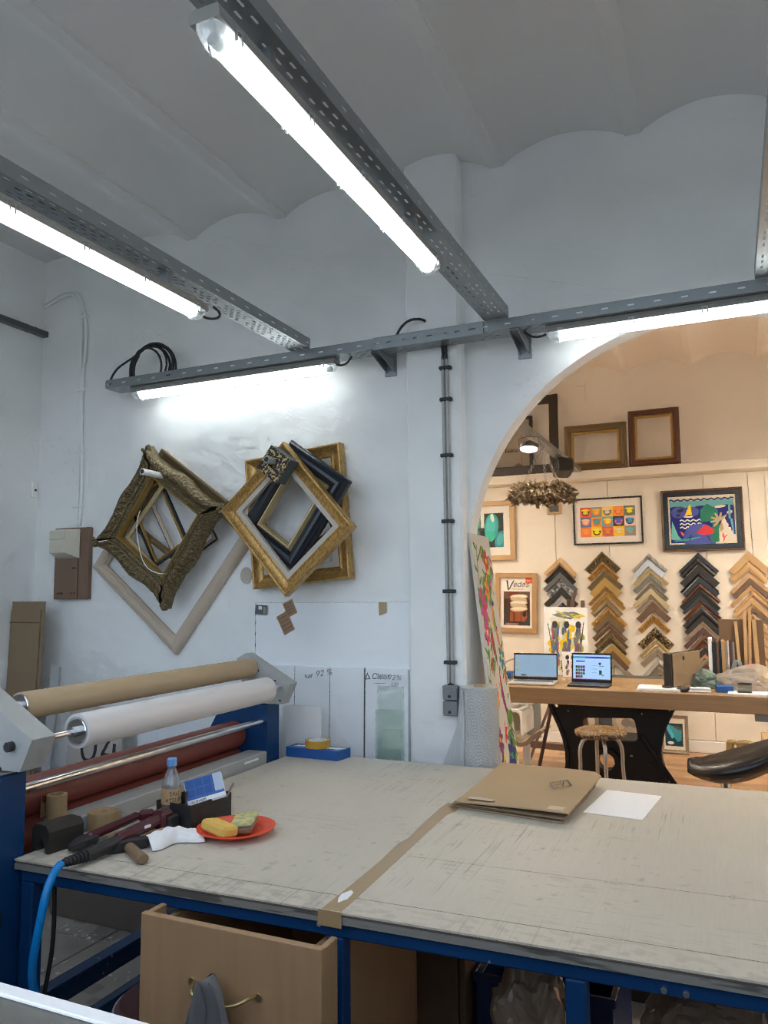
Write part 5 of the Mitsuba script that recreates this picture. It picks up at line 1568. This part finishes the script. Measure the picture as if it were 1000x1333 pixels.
painted('white canvas with three painted figures on yellow, standing on the easel', -1.255, -.945, .99, 1.475, 5.60, paint_big, 3, -1)
painted('smaller canvas with a row of small dark figures, in front of the yellow painting', -1.085, -.865, 1.0006, 1.172, 5.42, paint_small, 4, 0)

# rocking chair / trestle under the left end of the table
k = thing('trestle', 'slanting brown wooden leg with holes under the left end of the long table', 'trestle')
rbar((-1.475, 5.95, FZ + .01), (-1.24, 6.0, .892), .045, .02, mat('m_trestle', (.19, .13, .11), .5), k, 'leg', .003)
rbar((-1.62, 6.12, FZ + .14), (-.95, 6.2, FZ + .10), .02, .05, 'm_trestle', k, 'brace', .003)
rbar((-1.0, 6.25, FZ), (-1.16, 6.25, .93), .035, .02, 'm_trestle', k, 'leg', .003)
for s in (.38, .62, .85):
    q0 = np.array([-1.475, 5.95, FZ + .01]) * (1 - s) + np.array([-1.24, 6.0, .892]) * s
    part(k, 'hole', cyl(q0 + [0, -.012, 0], q0 + [0, -.0165, 0], .008, 10), 'm_ink')
k = thing('child_seat', 'white and grey bent plywood seat under the left end of the long table', 'chair')
bent = [(0, .0), (.16, 0), (.19, .02), (.20, .06), (.20, .17)]
sh = sg.LineString([(-1.78, .70), (-1.50, .70), (-1.472, .685), (-1.465, .65), (-1.465, .53)]).buffer(.009, quad_segs=4)
part(k, 'seat_shell', prism_y(list(sh.exterior.coords), 5.75, 6.1), 'm_white')
sh = sg.LineString([(-1.78, .80), (-1.45, .80), (-1.425, .775), (-1.43, .735), (-1.48, .715)]).buffer(.008, quad_segs=4)
part(k, 'arm_rest', prism_y(list(sh.exterior.coords), 5.78, 6.05), 'm_whiteboard')
part(k, 'side_panel', box(-1.78, -1.40, 6.1, 6.115, .45, .74, .003), 'm_greyboard')
k = thing('child_table', 'grey brown bent plywood board low under the left end of the long table', 'board')
sh = sg.LineString([(-1.78, .545), (-1.50, .525), (-1.43, .495), (-1.385, .508), (-1.33, .56), (-1.284, .588)]).buffer(.014, quad_segs=4)
part(k, 'board', prism_y(list(sh.exterior.coords), 5.55, 5.85), 'm_taupe')
part(k, 'caster', cyl((-1.425, 5.66, FZ + .03), (-1.395, 5.66, FZ + .03), .03, 20), 'm_white', True)
part(k, 'fork', box(-1.435, -1.385, 5.65, 5.68, FZ + .06, .482, .003), 'm_whiteboard')

# frames on the floor by the far wall
k = thing('picture', 'grey framed picture leaning on the far wall behind the cast iron leg', 'picture')
part(k, 'moulding', hang(frame_mesh(.60, .60, .03, .03, P_FLAT), (-.81, 6.90, FZ + .31), 0, 5), 'm_pewter')
pr = Print(); pr.rect(-.272, .272, -.272, .272, (70, 72, 76)); pr.rect(-.16, .16, -.17, .19, (150, 140, 125))
for i in range(14):
    pr.ell(RNG.uniform(-.12, .12), RNG.uniform(-.12, .14), .04, .03, [(170, 160, 145), (120, 112, 104), (90, 84, 80)][RNG.randint(3)], RNG.uniform(0, 180), 8)
pr.put(k, 'print', (-.81, 6.894, FZ + .31), 0, 5)
k = thing('picture', 'small greenish framed picture with a blue fan shape leaning on the far wall', 'picture')
part(k, 'moulding', hang(frame_mesh(.215, .30, .026, .025, P_SCOOP), (-.475, 6.86, FZ + .155), 0, 6), 'm_taupe')
pr = Print(); pr.rect(-.085, .085, -.127, .127, (215, 205, 190)); pr.rect(-.072, .065, -.095, .085, (28, 62, 78))
pr.add([(-.07, .08), (.02, -.06), (.05, -.05), (.06, .03), (0, .06)], (60, 140, 155)); pr.add([(-.07, .06), (-.05, .08), (.0, -.02), (-.02, -.04)], (80, 170, 200)); pr.ell(-.03, -.07, .025, .012, (225, 222, 215), 0, 12); pr.ell(.03, .05, .04, .012, (90, 75, 55), -20, 12)
pr.put(k, 'print', (-.475, 6.854, FZ + .155), 0, 6)
k = thing('brass_fitting', 'brass metal fitting by the far wall behind the bar stool', 'fitting')
part(k, 'body', cat([cyl((-.06, 6.75, .262), (-.06, 6.75, .40), .03, 16), cyl((-.08, 6.75, .40), (-.02, 6.75, .40), .018, 14), tube([(-.02, 6.75, .38), (.06, 6.75, .40), (.12, 6.75, .38), (.15, 6.75, .27)], .02, 10, 20)]), 'm_brass', True)
k = thing('carton', 'brown carton on the floor at the right edge behind the bar stool', 'box')
put(k, box(.16, .45, 6.4, 6.7, FZ, .50, .003), 'm_cardboard')


# ---------------------------------------------------------------- back room: far wall
def ledge_frame(label, w, h, pw, pd, prof, m, x, tilt=4, y=6.86, ang=0, lin=None, group='empty frames on the ledge'):
    k = thing('picture_frame', label, 'picture frame', group)
    loc = (x, y, 2.639 + h / 2 + .001)
    part(k, 'moulding', hang(frame_mesh(w, h, pw, pd, prof), loc, ang, tilt), m, 20)
    if lin:
        part(k, 'inner_edge', hang(frame_mesh(w - 2 * pw + .02, h - 2 * pw + .02, lin[0], pd * .55, P_STEP), loc, ang, tilt), lin[1], 20)
    return k


ledge_frame('empty gold frame standing on the ledge, wider than tall', .53, .405, .068, .045, P_SCOOP, 'm_bronze', -1.02, lin=(.02, 'm_goldplain'))
ledge_frame('empty brown mottled frame with gold inner edge standing upright on the ledge', .415, .495, .058, .04, P_ROUND, 'm_mahog', -.53, lin=(.024, 'm_goldplain'))
k = ledge_frame('largest frame on the ledge, wide flat black moulding, cut off by the arch', .95, .72, .078, .03, P_FLAT, 'm_brownblack' if 'm_brownblack' in scene else mat('m_brownblack', (.022, .016, .013), .4), -1.815, tilt=3)
k = ledge_frame('smaller black framed print inside the largest frame on the ledge, lettered as Bakura', .62, .56, .028, .025, P_FLAT, 'm_brownblack', -1.90, tilt=3, y=6.93)
pr = Print(); pr.rect(-.285, .285, -.255, .255, (150, 140, 128)); pr.text('as Bakura', -.02, -.05, .036, (45, 40, 38), True)
for z in (-.235, .17):
    pr.rect(-.25, .24, z, z + .007, (95, 88, 80))
pr.rect(.2, .207, -.23, .17, (120, 112, 104)); pr.ell(.175, -.185, .035, .026, (95, 90, 84), 0, 16); pr.rect(.171, .179, -.23, -.2, (95, 90, 84))
pr.put(k, 'print', (-1.90, 6.922, 2.92), 0, 3)

# pictures hanging on the panels
k = thing('picture', 'oak framed print of teal glass beads at the left edge of the arch', 'picture')
part(k, 'moulding', hang(frame_mesh(.52, .555, .045, .03, P_FLAT), (-2.045, 6.965, 2.152)), 'm_oak')
pr = Print(); pr.rect(-.22, .22, -.236, .236, (222, 218, 210)); pr.rect(-.165, .150, -.155, .165, (26, 34, 34))
pr.rect(-.16, -.075, .03, .16, (34, 150, 120)); pr.rect(-.07, -.035, .03, .165, (205, 212, 205)); pr.ell(-.13, -.02, .05, .05, (50, 110, 115), 0, 18)
pr.ell(.035, .035, .068, .13, (38, 150, 145), -6, 24); pr.ell(.03, .05, .045, .10, (60, 172, 168), -6, 20); pr.ell(.02, -.05, .05, .05, (40, 165, 140), 0, 18); pr.ell(.045, .12, .018, .04, (215, 230, 225), 10, 14)
pr.ell(.12, -.09, .055, .09, (40, 130, 140), -15, 20); pr.ell(.115, -.085, .03, .06, (70, 160, 165), -15, 16); pr.rect(.150, .23, -.236, .236, (222, 218, 210)); pr.rect(-.22, .22, -.236, -.155, (222, 218, 210))
pr.put(k, 'print', (-2.045, 6.960, 2.152))
k = thing('picture', 'brown framed poster of a stack of pale cloth titled Vedes', 'picture')
part(k, 'moulding', hang(frame_mesh(.385, .540, .042, .03, P_FLAT), (-1.792, 6.965, 1.484), -1.5), 'm_tan')
pr = Print(); pr.rect(-.152, .152, -.23, .23, (226, 222, 216)); pr.rect(.085, .152, .178, .23, (222, 88, 52)); pr.rect(.095, .14, .2, .205, (240, 190, 170), False)
pr.text('V', -.115, .115, .088, (40, 38, 38), False, .22); pr.text('edes', -.034, .145, .048, (40, 38, 38), False, .25); pr.text('en Pleine Nature', -.075, .118, .014, (110, 105, 102))
pr.rect(-.118, .125, -.205, .102, (72, 40, 30)); pr.rect(-.118, .125, .035, .102, (104, 78, 66)); pr.ell(-.03, .07, .05, .03, (110, 48, 36), 0, 16); pr.rect(-.118, -.07, -.20, -.04, (60, 52, 48))
for i in range(5):
    pr.ell(.022, .055 - .028 * i, .082 - .004 * (i % 2), .022, [(205, 190, 160), (178, 160, 130)][i % 2], 3 * (-1) ** i, 20)
    pr.ell(.022, .060 - .028 * i, .070, .012, [(226, 214, 190), (196, 178, 148)][i % 2], 0, 18)
pr.rect(-.06, .10, -.17, -.08, (150, 82, 52)); pr.rect(-.03, -.01, -.17, -.08, (110, 58, 36)); pr.rect(.04, .05, -.17, -.08, (110, 58, 36)); pr.ell(.075, -.10, .02, .025, (40, 44, 48), 0, 12)
pr.add([(.06, -.20), (.125, -.09), (.125, -.2)], (58, 62, 64)); pr.rect(-.10, .02, -.203, -.185, (150, 120, 105))
pr.put(k, 'print', (-1.792, 6.960, 1.484), -1.5)
k = thing('picture', 'black framed print with three rows of colourful bowls', 'picture')
PC = (-.955, 6.962, 2.198)
part(k, 'moulding', hang(frame_mesh(.59, .412, .013, .025, P_FLAT), PC, 0), 'm_black')
pr = Print(); pr.rect(-.283, .283, -.194, .194, (224, 216, 208))
tc = [(222, 92, 70), (140, 140, 138), (236, 196, 70), (232, 150, 60), (110, 118, 110), (110, 118, 150), (232, 150, 60), (110, 165, 175), (74, 60, 62), (232, 196, 190), (226, 130, 80), (232, 196, 70), (222, 92, 70), (234, 190, 50), (140, 140, 138)]
bc = [((232, 200, 60), (60, 64, 52)), ((236, 180, 70), (222, 150, 60)), ((226, 206, 200), (90, 80, 90)), ((236, 150, 80), (225, 100, 60)), ((236, 216, 60), (90, 110, 60)), ((236, 190, 170), (214, 140, 120)), ((80, 150, 170), (200, 120, 60)), ((240, 200, 60), (232, 130, 40)), ((84, 90, 200), (226, 130, 110)), ((80, 150, 180), (60, 70, 90)), ((232, 150, 60), (236, 120, 50)), ((240, 210, 50), (50, 48, 44)), ((226, 130, 60), (150, 110, 90)), ((236, 210, 160), (226, 180, 60)), ((100, 180, 180), (226, 110, 70))]
for i in range(15):
    cx_, cz_ = -.188 + .094 * (i % 5), .082 - .088 * (i // 5)
    pr.rect(cx_ - .047, cx_ + .047, cz_ - .044, cz_ + .044, tc[i])
    a_, b_ = bc[i]
    pr.add([(cx_ - .036, cz_ + .018), (cx_ + .036, cz_ + .018), (cx_ + .030, cz_ - .014), (cx_ + .014, cz_ - .030), (cx_ - .014, cz_ - .030), (cx_ - .030, cz_ - .014)], b_)
    pr.ell(cx_, cz_ + .018, .037, .011, a_, 0, 16)
    pr.ell(cx_, cz_ - .006, .024, .014, a_, 0, 16)
pr.rect(.02, .06, .196, .199, (240, 240, 240))
pr.put(k, 'print', (PC[0], PC[1] - .006, PC[2]))
k = thing('picture', 'wide framed picture of a blue bay with a yellow sail and red parasol', 'picture')
PS = (-.187, 6.96, 2.172)
part(k, 'moulding', hang(frame_mesh(.636, .52, .022, .035, P_STEP), PS, 0), 'm_brown')
part(k, 'inner_frame', hang(frame_mesh(.60, .484, .038, .022, P_FLAT), PS, 0), 'm_navy', label='dark blue green inner border')
pr = Print(); W, H = .262, .204
pr.rect(-W, W, -H, H, (214, 204, 184)); W, H = .250, .190
pr.rect(-W, W, -H, H, (30, 34, 116)); pr.rect(-W, W, .105, .168, (96, 160, 168)); pr.rect(-W, W, .165, H, (196, 190, 178))
pr.add([(-W + W * 2 * t_, .178 + .006 * math.sin(t_ * 60)) for t_ in np.linspace(0, 1, 70)] + [(W - W * 2 * t_, .166 + .006 * math.sin((1 - t_) * 60)) for t_ in np.linspace(0, 1, 70)], (28, 30, 110))
pr.add([(-W, .06)] + [(-W + .5 * t_, .112 + .008 * math.sin(t_ * 16)) for t_ in np.linspace(0, 1, 40)] + [(W, .06)], (30, 34, 116))
pr.ell(-.175, .07, .065, .05, (74, 84, 160), 10, 20); pr.ell(-.07, .07, .05, .04, (74, 84, 160), 0, 18); pr.ell(-.165, .085, .028, .016, (44, 44, 70), 20, 12); pr.ell(-.185, .045, .02, .010, (44, 44, 90), 20, 12)
pr.add([(-.135, .035), (-.095, .045), (-.075, .04), (-.085, .135), (-.1, .12)], (236, 206, 50)); pr.add([(-.145, .034), (-.065, .034), (-.08, .022), (-.13, .022)], (220, 210, 190))
for i in range(3):
    pr.line([(-.17 + .16 * t_, -.002 - .03 * i + .007 * math.sin(t_ * 22)) for t_ in np.linspace(0, 1, 30)], .010, (216, 222, 216))
pr.add([(-.01, -.02), (-.01, .085), (.045, .135), (.125, .08), (.13, -.01)], (42, 120, 96)); pr.ell(-.02, -.15, .13, .12, (76, 88, 164), 0, 24); pr.add([(.06, -.19), (.08, -.03), (.13, -.03), (.14, -.19)], (42, 120, 96))
pr.add([(-W, -.16), (-.235, .0), (-.19, -.13), (-.16, -.165)], (110, 180, 180)); pr.add([(-.23, -.168), (-.12, -.15), (-.06, -.145), (-.02, -.14), (-.02, -.15), (-.12, -.172), (-.22, -.18)], (60, 150, 160))
pr.add([(-.175, -.09), (-.145, -.11), (-.15, -.135), (-.165, -.12)], (222, 100, 60))
pr.add([(-.055, -.115), (.02, -.04), (.095, -.085), (.085, -.115), (.04, -.13)], (214, 62, 70)); pr.line([(.03, -.12), (.055, -.175)], .005, (40, 30, 40))
pr.line([(-.12, -.15), (-.07, -.14)], .007, (30, 34, 90)); pr.line([(-.10, -.165), (-.09, -.125)], .007, (30, 34, 90))
pr.add([(.125, -.19), (.13, -.06), (.17, .02), (.19, -.03), (.2, -.04), (.2, -.07), (.22, -.07), (.22, -.1), (.235, -.1), (.235, -.13), (W, -.13), (W, -.19)], (214, 206, 192))
for a in range(6):
    an = math.radians(40 + a * 38)
    pr.ell(.135 + .035 * math.cos(an), -.01 + .03 * math.sin(an), .04, .010, (176, 160, 130), math.degrees(an), 10)
pr.add([(.13, -.06), (.15, -.02), (.165, -.08), (.14, -.11)], (170, 150, 120))
pr.line([(.155, -.12), (.165, -.155), (.16, -.18)], .009, (214, 62, 50)); pr.line([(.185, -.135), (.165, -.155)], .008, (214, 62, 50)); pr.line([(.15, -.14), (.165, -.16)], .008, (214, 62, 50))
pr.ell(.145, .105, .045, .011, (214, 200, 186), 6, 16); pr.ell(.215, .055, .024, .014, (214, 196, 186), 20, 14); pr.rect(.205, .222, .0, .14, (96, 160, 168)); pr.add([(.215, .0), (.235, .0), (.242, -.13), (.234, -.13)], (96, 160, 168))
pr.put(k, 'print', (PS[0], PS[1] - .010, PS[2]))
k = thing('small_frame', 'tiny framed picture on the far wall just below the wreath', 'picture')
part(k, 'moulding', hang(frame_mesh(.125, .10, .02, .02, P_FLAT), (-1.42, 6.97, 2.33)), 'm_oak')
part(k, 'print', hang(box(-.045, .045, -.004, 0, -.03, .03), (-1.42, 6.97, 2.33)), 'm_greydark')
k = thing('hanging_wire', 'thin picture wire running down the panel right of the bay picture', 'wire')
put(k, cyl((.185, 6.972, 1.86), (.175, 6.972, 2.55), .0016, 6), 'm_greydark')

# frame corner samples
S = {}
PROF = {'scoop': P_SCOOP, 'round': P_ROUND, 'flat': P_FLAT, 'rev': P_REV, 'step': P_STEP}
WORD = {'m_pine': 'pale wood', 'm_tan': 'tan wood', 'm_black': 'glossy black', 'm_greydark': 'dark grey', 'm_mosaic': 'grey mosaic', 'm_blackmatt': 'matt black', 'm_silver': 'polished silver', 'm_silverorn': 'ornate silver', 'm_pewter': 'pewter',
        'm_goldorn': 'carved gold', 'm_gold': 'aged gold', 'm_goldplain': 'plain gold', 'm_bronze': 'bronze', 'm_brown': 'brown', 'm_taupe': 'grey brown', 'm_goldpale': 'pale gold', 'm_oldgold': 'dark old gold', 'm_blackgold': 'black and gold openwork',
        'm_navy': 'blue black', 'm_oak': 'oak', 'm_limewood': 'limed wood', 'm_mahog': 'reddish black', 'm_limewhite': 'whitewashed'}
ORD = ['topmost', 'second', 'third', 'fourth', 'fifth', 'sixth', 'seventh', 'eighth', 'ninth', 'tenth', 'eleventh', 'twelfth', 'thirteenth', 'fourteenth', 'fifteenth', 'sixteenth', 'seventeenth', 'eighteenth', 'nineteenth', 'twentieth']
COLS = [
    ('behind the easel', -1.385, -1.37, .205, [(1.888, 'm_pine', 'flat', .055), (1.842, 'm_tan', 'round', 0), (1.815, 'm_black', 'scoop', 0), (1.757, 'm_greydark', 'flat', 0), (1.697, 'm_mosaic', 'flat', .06), (1.623, 'm_black', 'flat', .05), (1.556, 'm_silver', 'step', 0), (1.485, 'm_black', 'round', 0), (1.41, 'm_silver', 'round', 0), (1.335, 'm_black', 'rev', 0)]),
    ('of gold right of the easel', -1.015, -.945, .205, [(1.929, 'm_oldgold', 'scoop', .06), (1.836, 'm_goldorn', 'scoop', .045), (1.772, 'm_bronze', 'step', .05), (1.704, 'm_goldplain', 'flat', .055), (1.624, 'm_goldorn', 'step', .03), (1.581, 'm_goldplain', 'scoop', .035), (1.525, 'm_bronze', 'rev', .05), (1.452, 'm_goldorn', 'round', .05), (1.386, 'm_bronze', 'flat', .05), (1.322, 'm_brown', 'round', .045), (1.253, 'm_bronze', 'scoop', .04), (1.194, 'm_oldgold', 'step', .04), (1.130, 'm_goldplain', 'flat', .045), (1.068, 'm_brown', 'flat', .045), (1.008, 'm_taupe', 'flat', .05)]),
    ('topped by ornate silver', -.630, -.573, .200, [(1.902, 'm_silverorn', 'round', .036), (1.853, 'm_silver', 'flat', .045), (1.789, 'm_goldpale', 'step', .04), (1.727, 'm_pewter', 'step', .045), (1.655, 'm_pewter', 'scoop', .036), (1.607, 'm_goldpale', 'flat', .04), (1.545, 'm_taupe', 'scoop', .04), (1.490, 'm_brown', 'flat', .055), (1.387, 'm_goldorn', 'step', .05), (1.277, 'm_blackgold', 'round', .065), (1.176, 'm_goldpale', 'scoop', .045), (1.110, 'm_taupe', 'step', .05), (1.018, 'm_pewter', 'rev', .045), (.945, 'm_taupe', 'scoop', .05), (.88, 'm_brown', 'flat', .05)]),
    ('of black under the bay picture', -.237, -.208, .215, [(1.897, 'm_black', 'flat', .026), (1.860, 'm_black', 'round', .05), (1.798, 'm_blackmatt', 'flat', .05), (1.723, 'm_black', 'scoop', .026), (1.697, 'm_black', 'flat', .036), (1.644, 'm_mahog', 'round', .03), (1.602, 'm_blackmatt', 'step', .044), (1.539, 'm_black', 'flat', .028), (1.501, 'm_mahog', 'scoop', .036), (1.450, 'm_black', 'round', .05), (1.381, 'm_blackmatt', 'flat', .036), (1.330, 'm_taupe', 'step', .034), (1.279, 'm_mahog', 'flat', .036), (1.228, 'm_brown', 'round', .036), (1.178, 'm_mahog', 'scoop', .04), (1.121, 'm_blackmatt', 'flat', .042), (1.058, 'm_tan', 'flat', .02), (1.028, 'm_taupe', 'step', .034), (.98, 'm_mahog', 'flat', .034), (.93, 'm_black', 'round', .034)]),
    ('of bare wood at the right edge', .146, .175, .215, [(1.898, 'm_oak', 'flat', .055), (1.821, 'm_oak', 'round', .06), (1.722, 'm_tan', 'flat', .03), (1.679, 'm_brown', 'flat', .036), (1.623, 'm_oak', 'step', .034), (1.574, 'm_tan', 'round', .034), (1.525, 'm_oak', 'flat', .036), (1.474, 'm_tan', 'step', .024), (1.438, 'm_brown', 'flat', .024), (1.400, 'm_oak', 'round', .03), (1.355, 'm_tan', 'flat', .036), (1.300, 'm_oak', 'step', .036), (1.248, 'm_tan', 'flat', .036), (1.195, 'm_oak', 'flat', .036), (1.14, 'm_tan', 'round', .04), (1.08, 'm_oak', 'flat', .036)]),
]
for where, xa, xb, L, items in COLS:
    n = len(items)
    for i, (z, m, p, pw) in enumerate(items):
        pitch = (z - items[i + 1][0]) if i + 1 < n else .06
        w_ = pw or min(.06, pitch / 1.42)
        w_ = min(w_, pitch / 1.416)
        ck = (m, p, round(w_, 3), L)
        if ck not in S:
            rough_ = m in ('m_goldorn', 'm_silverorn', 'm_blackgold', 'm_oldgold')
            fn = (lambda t, u, d: .007 * math.sin(t * 60) * math.sin(u * PI) * (1 if d > .2 else 0)) if rough_ else None
            S[ck] = mikit.ply(chevron(L + .012 * math.sin(z * 40), w_, .024, PROF[p], 26 if rough_ else 1, fn), m, 25)
        x = xa + (xb - xa) * (items[0][0] - z) / max(.1, items[0][0] - items[-1][0])
        k = thing('corner_sample', f'{WORD[m]} corner sample, {ORD[i] if i == 0 else ORD[i] + " down"} in the column {where}', 'frame sample', 'frame corner samples on the far wall')
        scene[k] = {**S[ck], 'to_world': T().translate([x + .006 * math.sin(z * 57), 6.9735 - .001 * (i % 3), z]).rotate([1, 0, 0], -3).rotate([0, 1, 0], 2.2 * math.sin(z * 91))}

# ---------------------------------------------------------------- back room: rail, spots, wreath, lamps
k = thing('lamp_rail', 'perforated metal lamp rail hanging in the arch above the wreath', 'rail')
tray(k, 2.25, .07, .035, ax_y(-1.14, 4.62, 2.625), rows=3)
part(k, 'rod', cyl((-1.175, 4.66, 2.66), (-1.175, 4.66, 3.57), .005, 8), 'm_galv')
part(k, 'wall_foot', box(-1.21, -1.14, 6.87, 6.885, 2.60, 2.66), 'm_galv')
WARM = (1.0, .86, .67)


def flood(label, x, y, z, lum, aim=0, r=.062, top=2.62):
    k = thing('spot_lamp', label, 'spot lamp')
    m0 = lambda m: mv(m, (x, y, z), rx=aim)
    part(k, 'housing', m0(lathe([(0, .052), (.03, .05), (r * .95, .03), (r, .012), (r, 0), (r - .005, 0), (r - .005, .008), (0, .008)], 32)), 'm_greydark', 30)
    kk = part(k, 'lens', m0(lathe([(0, .004), (r - .006, .004), (r - .006, .007), (0, .007)], 32)), 'm_white', label='glowing lens')
    scene[kk]['emitter'] = {'type': 'area', 'radiance': rgb(np.array(WARM) * lum)}
    for s in (-1, 1):
        part(k, 'yoke', tube([(x + s * (r + .004), y, z + .02), (x + s * (r + .004), y, z + .075), (x, y, top)], .003, 8), 'm_greydark')
    return k


SPOT = 165.0
flood('lit round spot lamp under the near end of the lamp rail', -1.175, 5.0, 2.53, SPOT, -14)
k = thing('spot_lamp', 'black boxy spot lamp under the far part of the lamp rail', 'spot lamp')
part(k, 'housing', mv(cat([box(-.062, .062, -.085, .085, -.055, .055, .01), box(-.068, -.062, -.07, .07, -.045, .045, .002), box(.062, .068, -.07, .07, -.045, .045, .002)]), (-1.155, 6.05, 2.555), rz=25, rx=-15), 'm_black')
part(k, 'glass', mv(box(-.05, .05, .0855, .087, -.045, .045), (-1.155, 6.05, 2.555), rz=25, rx=-15), 'm_greydark')
part(k, 'yoke', cat([box(-1.23, -1.222, 6.04, 6.06, 2.56, 2.628), box(-1.09, -1.082, 6.04, 6.06, 2.56, 2.628), box(-1.23, -1.082, 6.04, 6.06, 2.617, 2.625)]), 'm_black')
# further spots on rails to the right and left, hidden from here by the arch, wash the wall as the picture shows
for x, lab in ((.55, 'right'), (1.55, 'far right'), (-2.35, 'left')):
    k = thing('lamp_rail', f'perforated metal lamp rail on the {lab} of the back room', 'rail')
    tray(k, 2.25, .07, .035, ax_y(x + .035, 4.2, 2.625), rows=3)
    for y in (4.4, 6.2):
        part(k, 'rod', cyl((x, y, 2.66), (x, y, 3.57), .005, 8), 'm_galv')
    for y in (4.5, 5.9):
        flood(f'spot lamp {"near the arch" if y < 5 else "near the far wall"} on the {lab} rail of the back room', x, y, 2.53, SPOT, 14)

for x_, lab in ((1.15, 'right'), (-2.30, 'left')):
    tube_lamp(f'warm tube lamp hanging on the {lab} of the back room, hidden by the arch', along_y(x_, 5.4, 3.12), lum=9.0, col=(1.0, .88, .74))
    part([q for q in labels if q.startswith('tube_lamp')][-1], 'rod', cyl((x_, 5.4, 3.12), (x_, 5.4, 3.58), .005, 8), 'm_galv')

k = thing('wreath', 'round wreath of dry brown leaves hanging on chains from the lamp rail', 'wreath')
WC = np.array([-1.195, 5.45, 2.265])
part(k, 'ring', mv(trimesh.creation.torus(.165, .035, major_sections=40, minor_sections=12), WC), 'm_leaf', True)
Rl = np.random.RandomState(4)
groups = {'m_leaf': [], 'm_leaf_pale': []}
for i in range(620):
    a, b = Rl.uniform(0, 2 * PI), Rl.uniform(-.7, PI + .7)
    rr_ = .042 + Rl.uniform(-.008, .034)
    c = WC + np.array([(.165 + rr_ * math.cos(b)) * math.cos(a), (.165 + rr_ * math.cos(b)) * math.sin(a), rr_ * 1.15 * math.sin(b)])
    l, w_ = Rl.uniform(.024, .046), Rl.uniform(.008, .014)
    leaf = trimesh.Trimesh([(-l, 0, 0), (-l * .2, -w_, .004), (l * .5, -w_ * .7, .005), (l, 0, 0), (l * .5, w_ * .7, .005), (-l * .2, w_, .004), (0, 0, -.003)], [(0, 1, 6), (1, 2, 6), (2, 3, 6), (3, 4, 6), (4, 5, 6), (5, 0, 6)], process=False)
    leaf = mv(leaf, c, Rl.uniform(-70, 70), Rl.uniform(-60, 60), math.degrees(a) + Rl.uniform(-60, 60))
    groups['m_leaf_pale' if (Rl.rand() < .38 and b > .3 and b < 2.2) else 'm_leaf'].append(leaf)
for m, ls in groups.items():
    part(k, 'leaves', cat(ls), m, label='paler curled leaves' if m == 'm_leaf_pale' else 'dark dry leaves', kind='stuff')
for a in (200, 340, 90):
    p0 = WC + np.array([.165 * math.cos(math.radians(a)), .165 * math.sin(math.radians(a)), .02])
    p1 = np.array([-1.178, 5.43, 2.625])
    part(k, 'chain', cat([mv(trimesh.creation.torus(.009, .002, major_sections=10, minor_sections=5), p0 + (p1 - p0) * t_, rx=90, rz=90 * (j % 2) + a) for j, t_ in enumerate(np.linspace(0, 1, 22))]), 'm_steel')
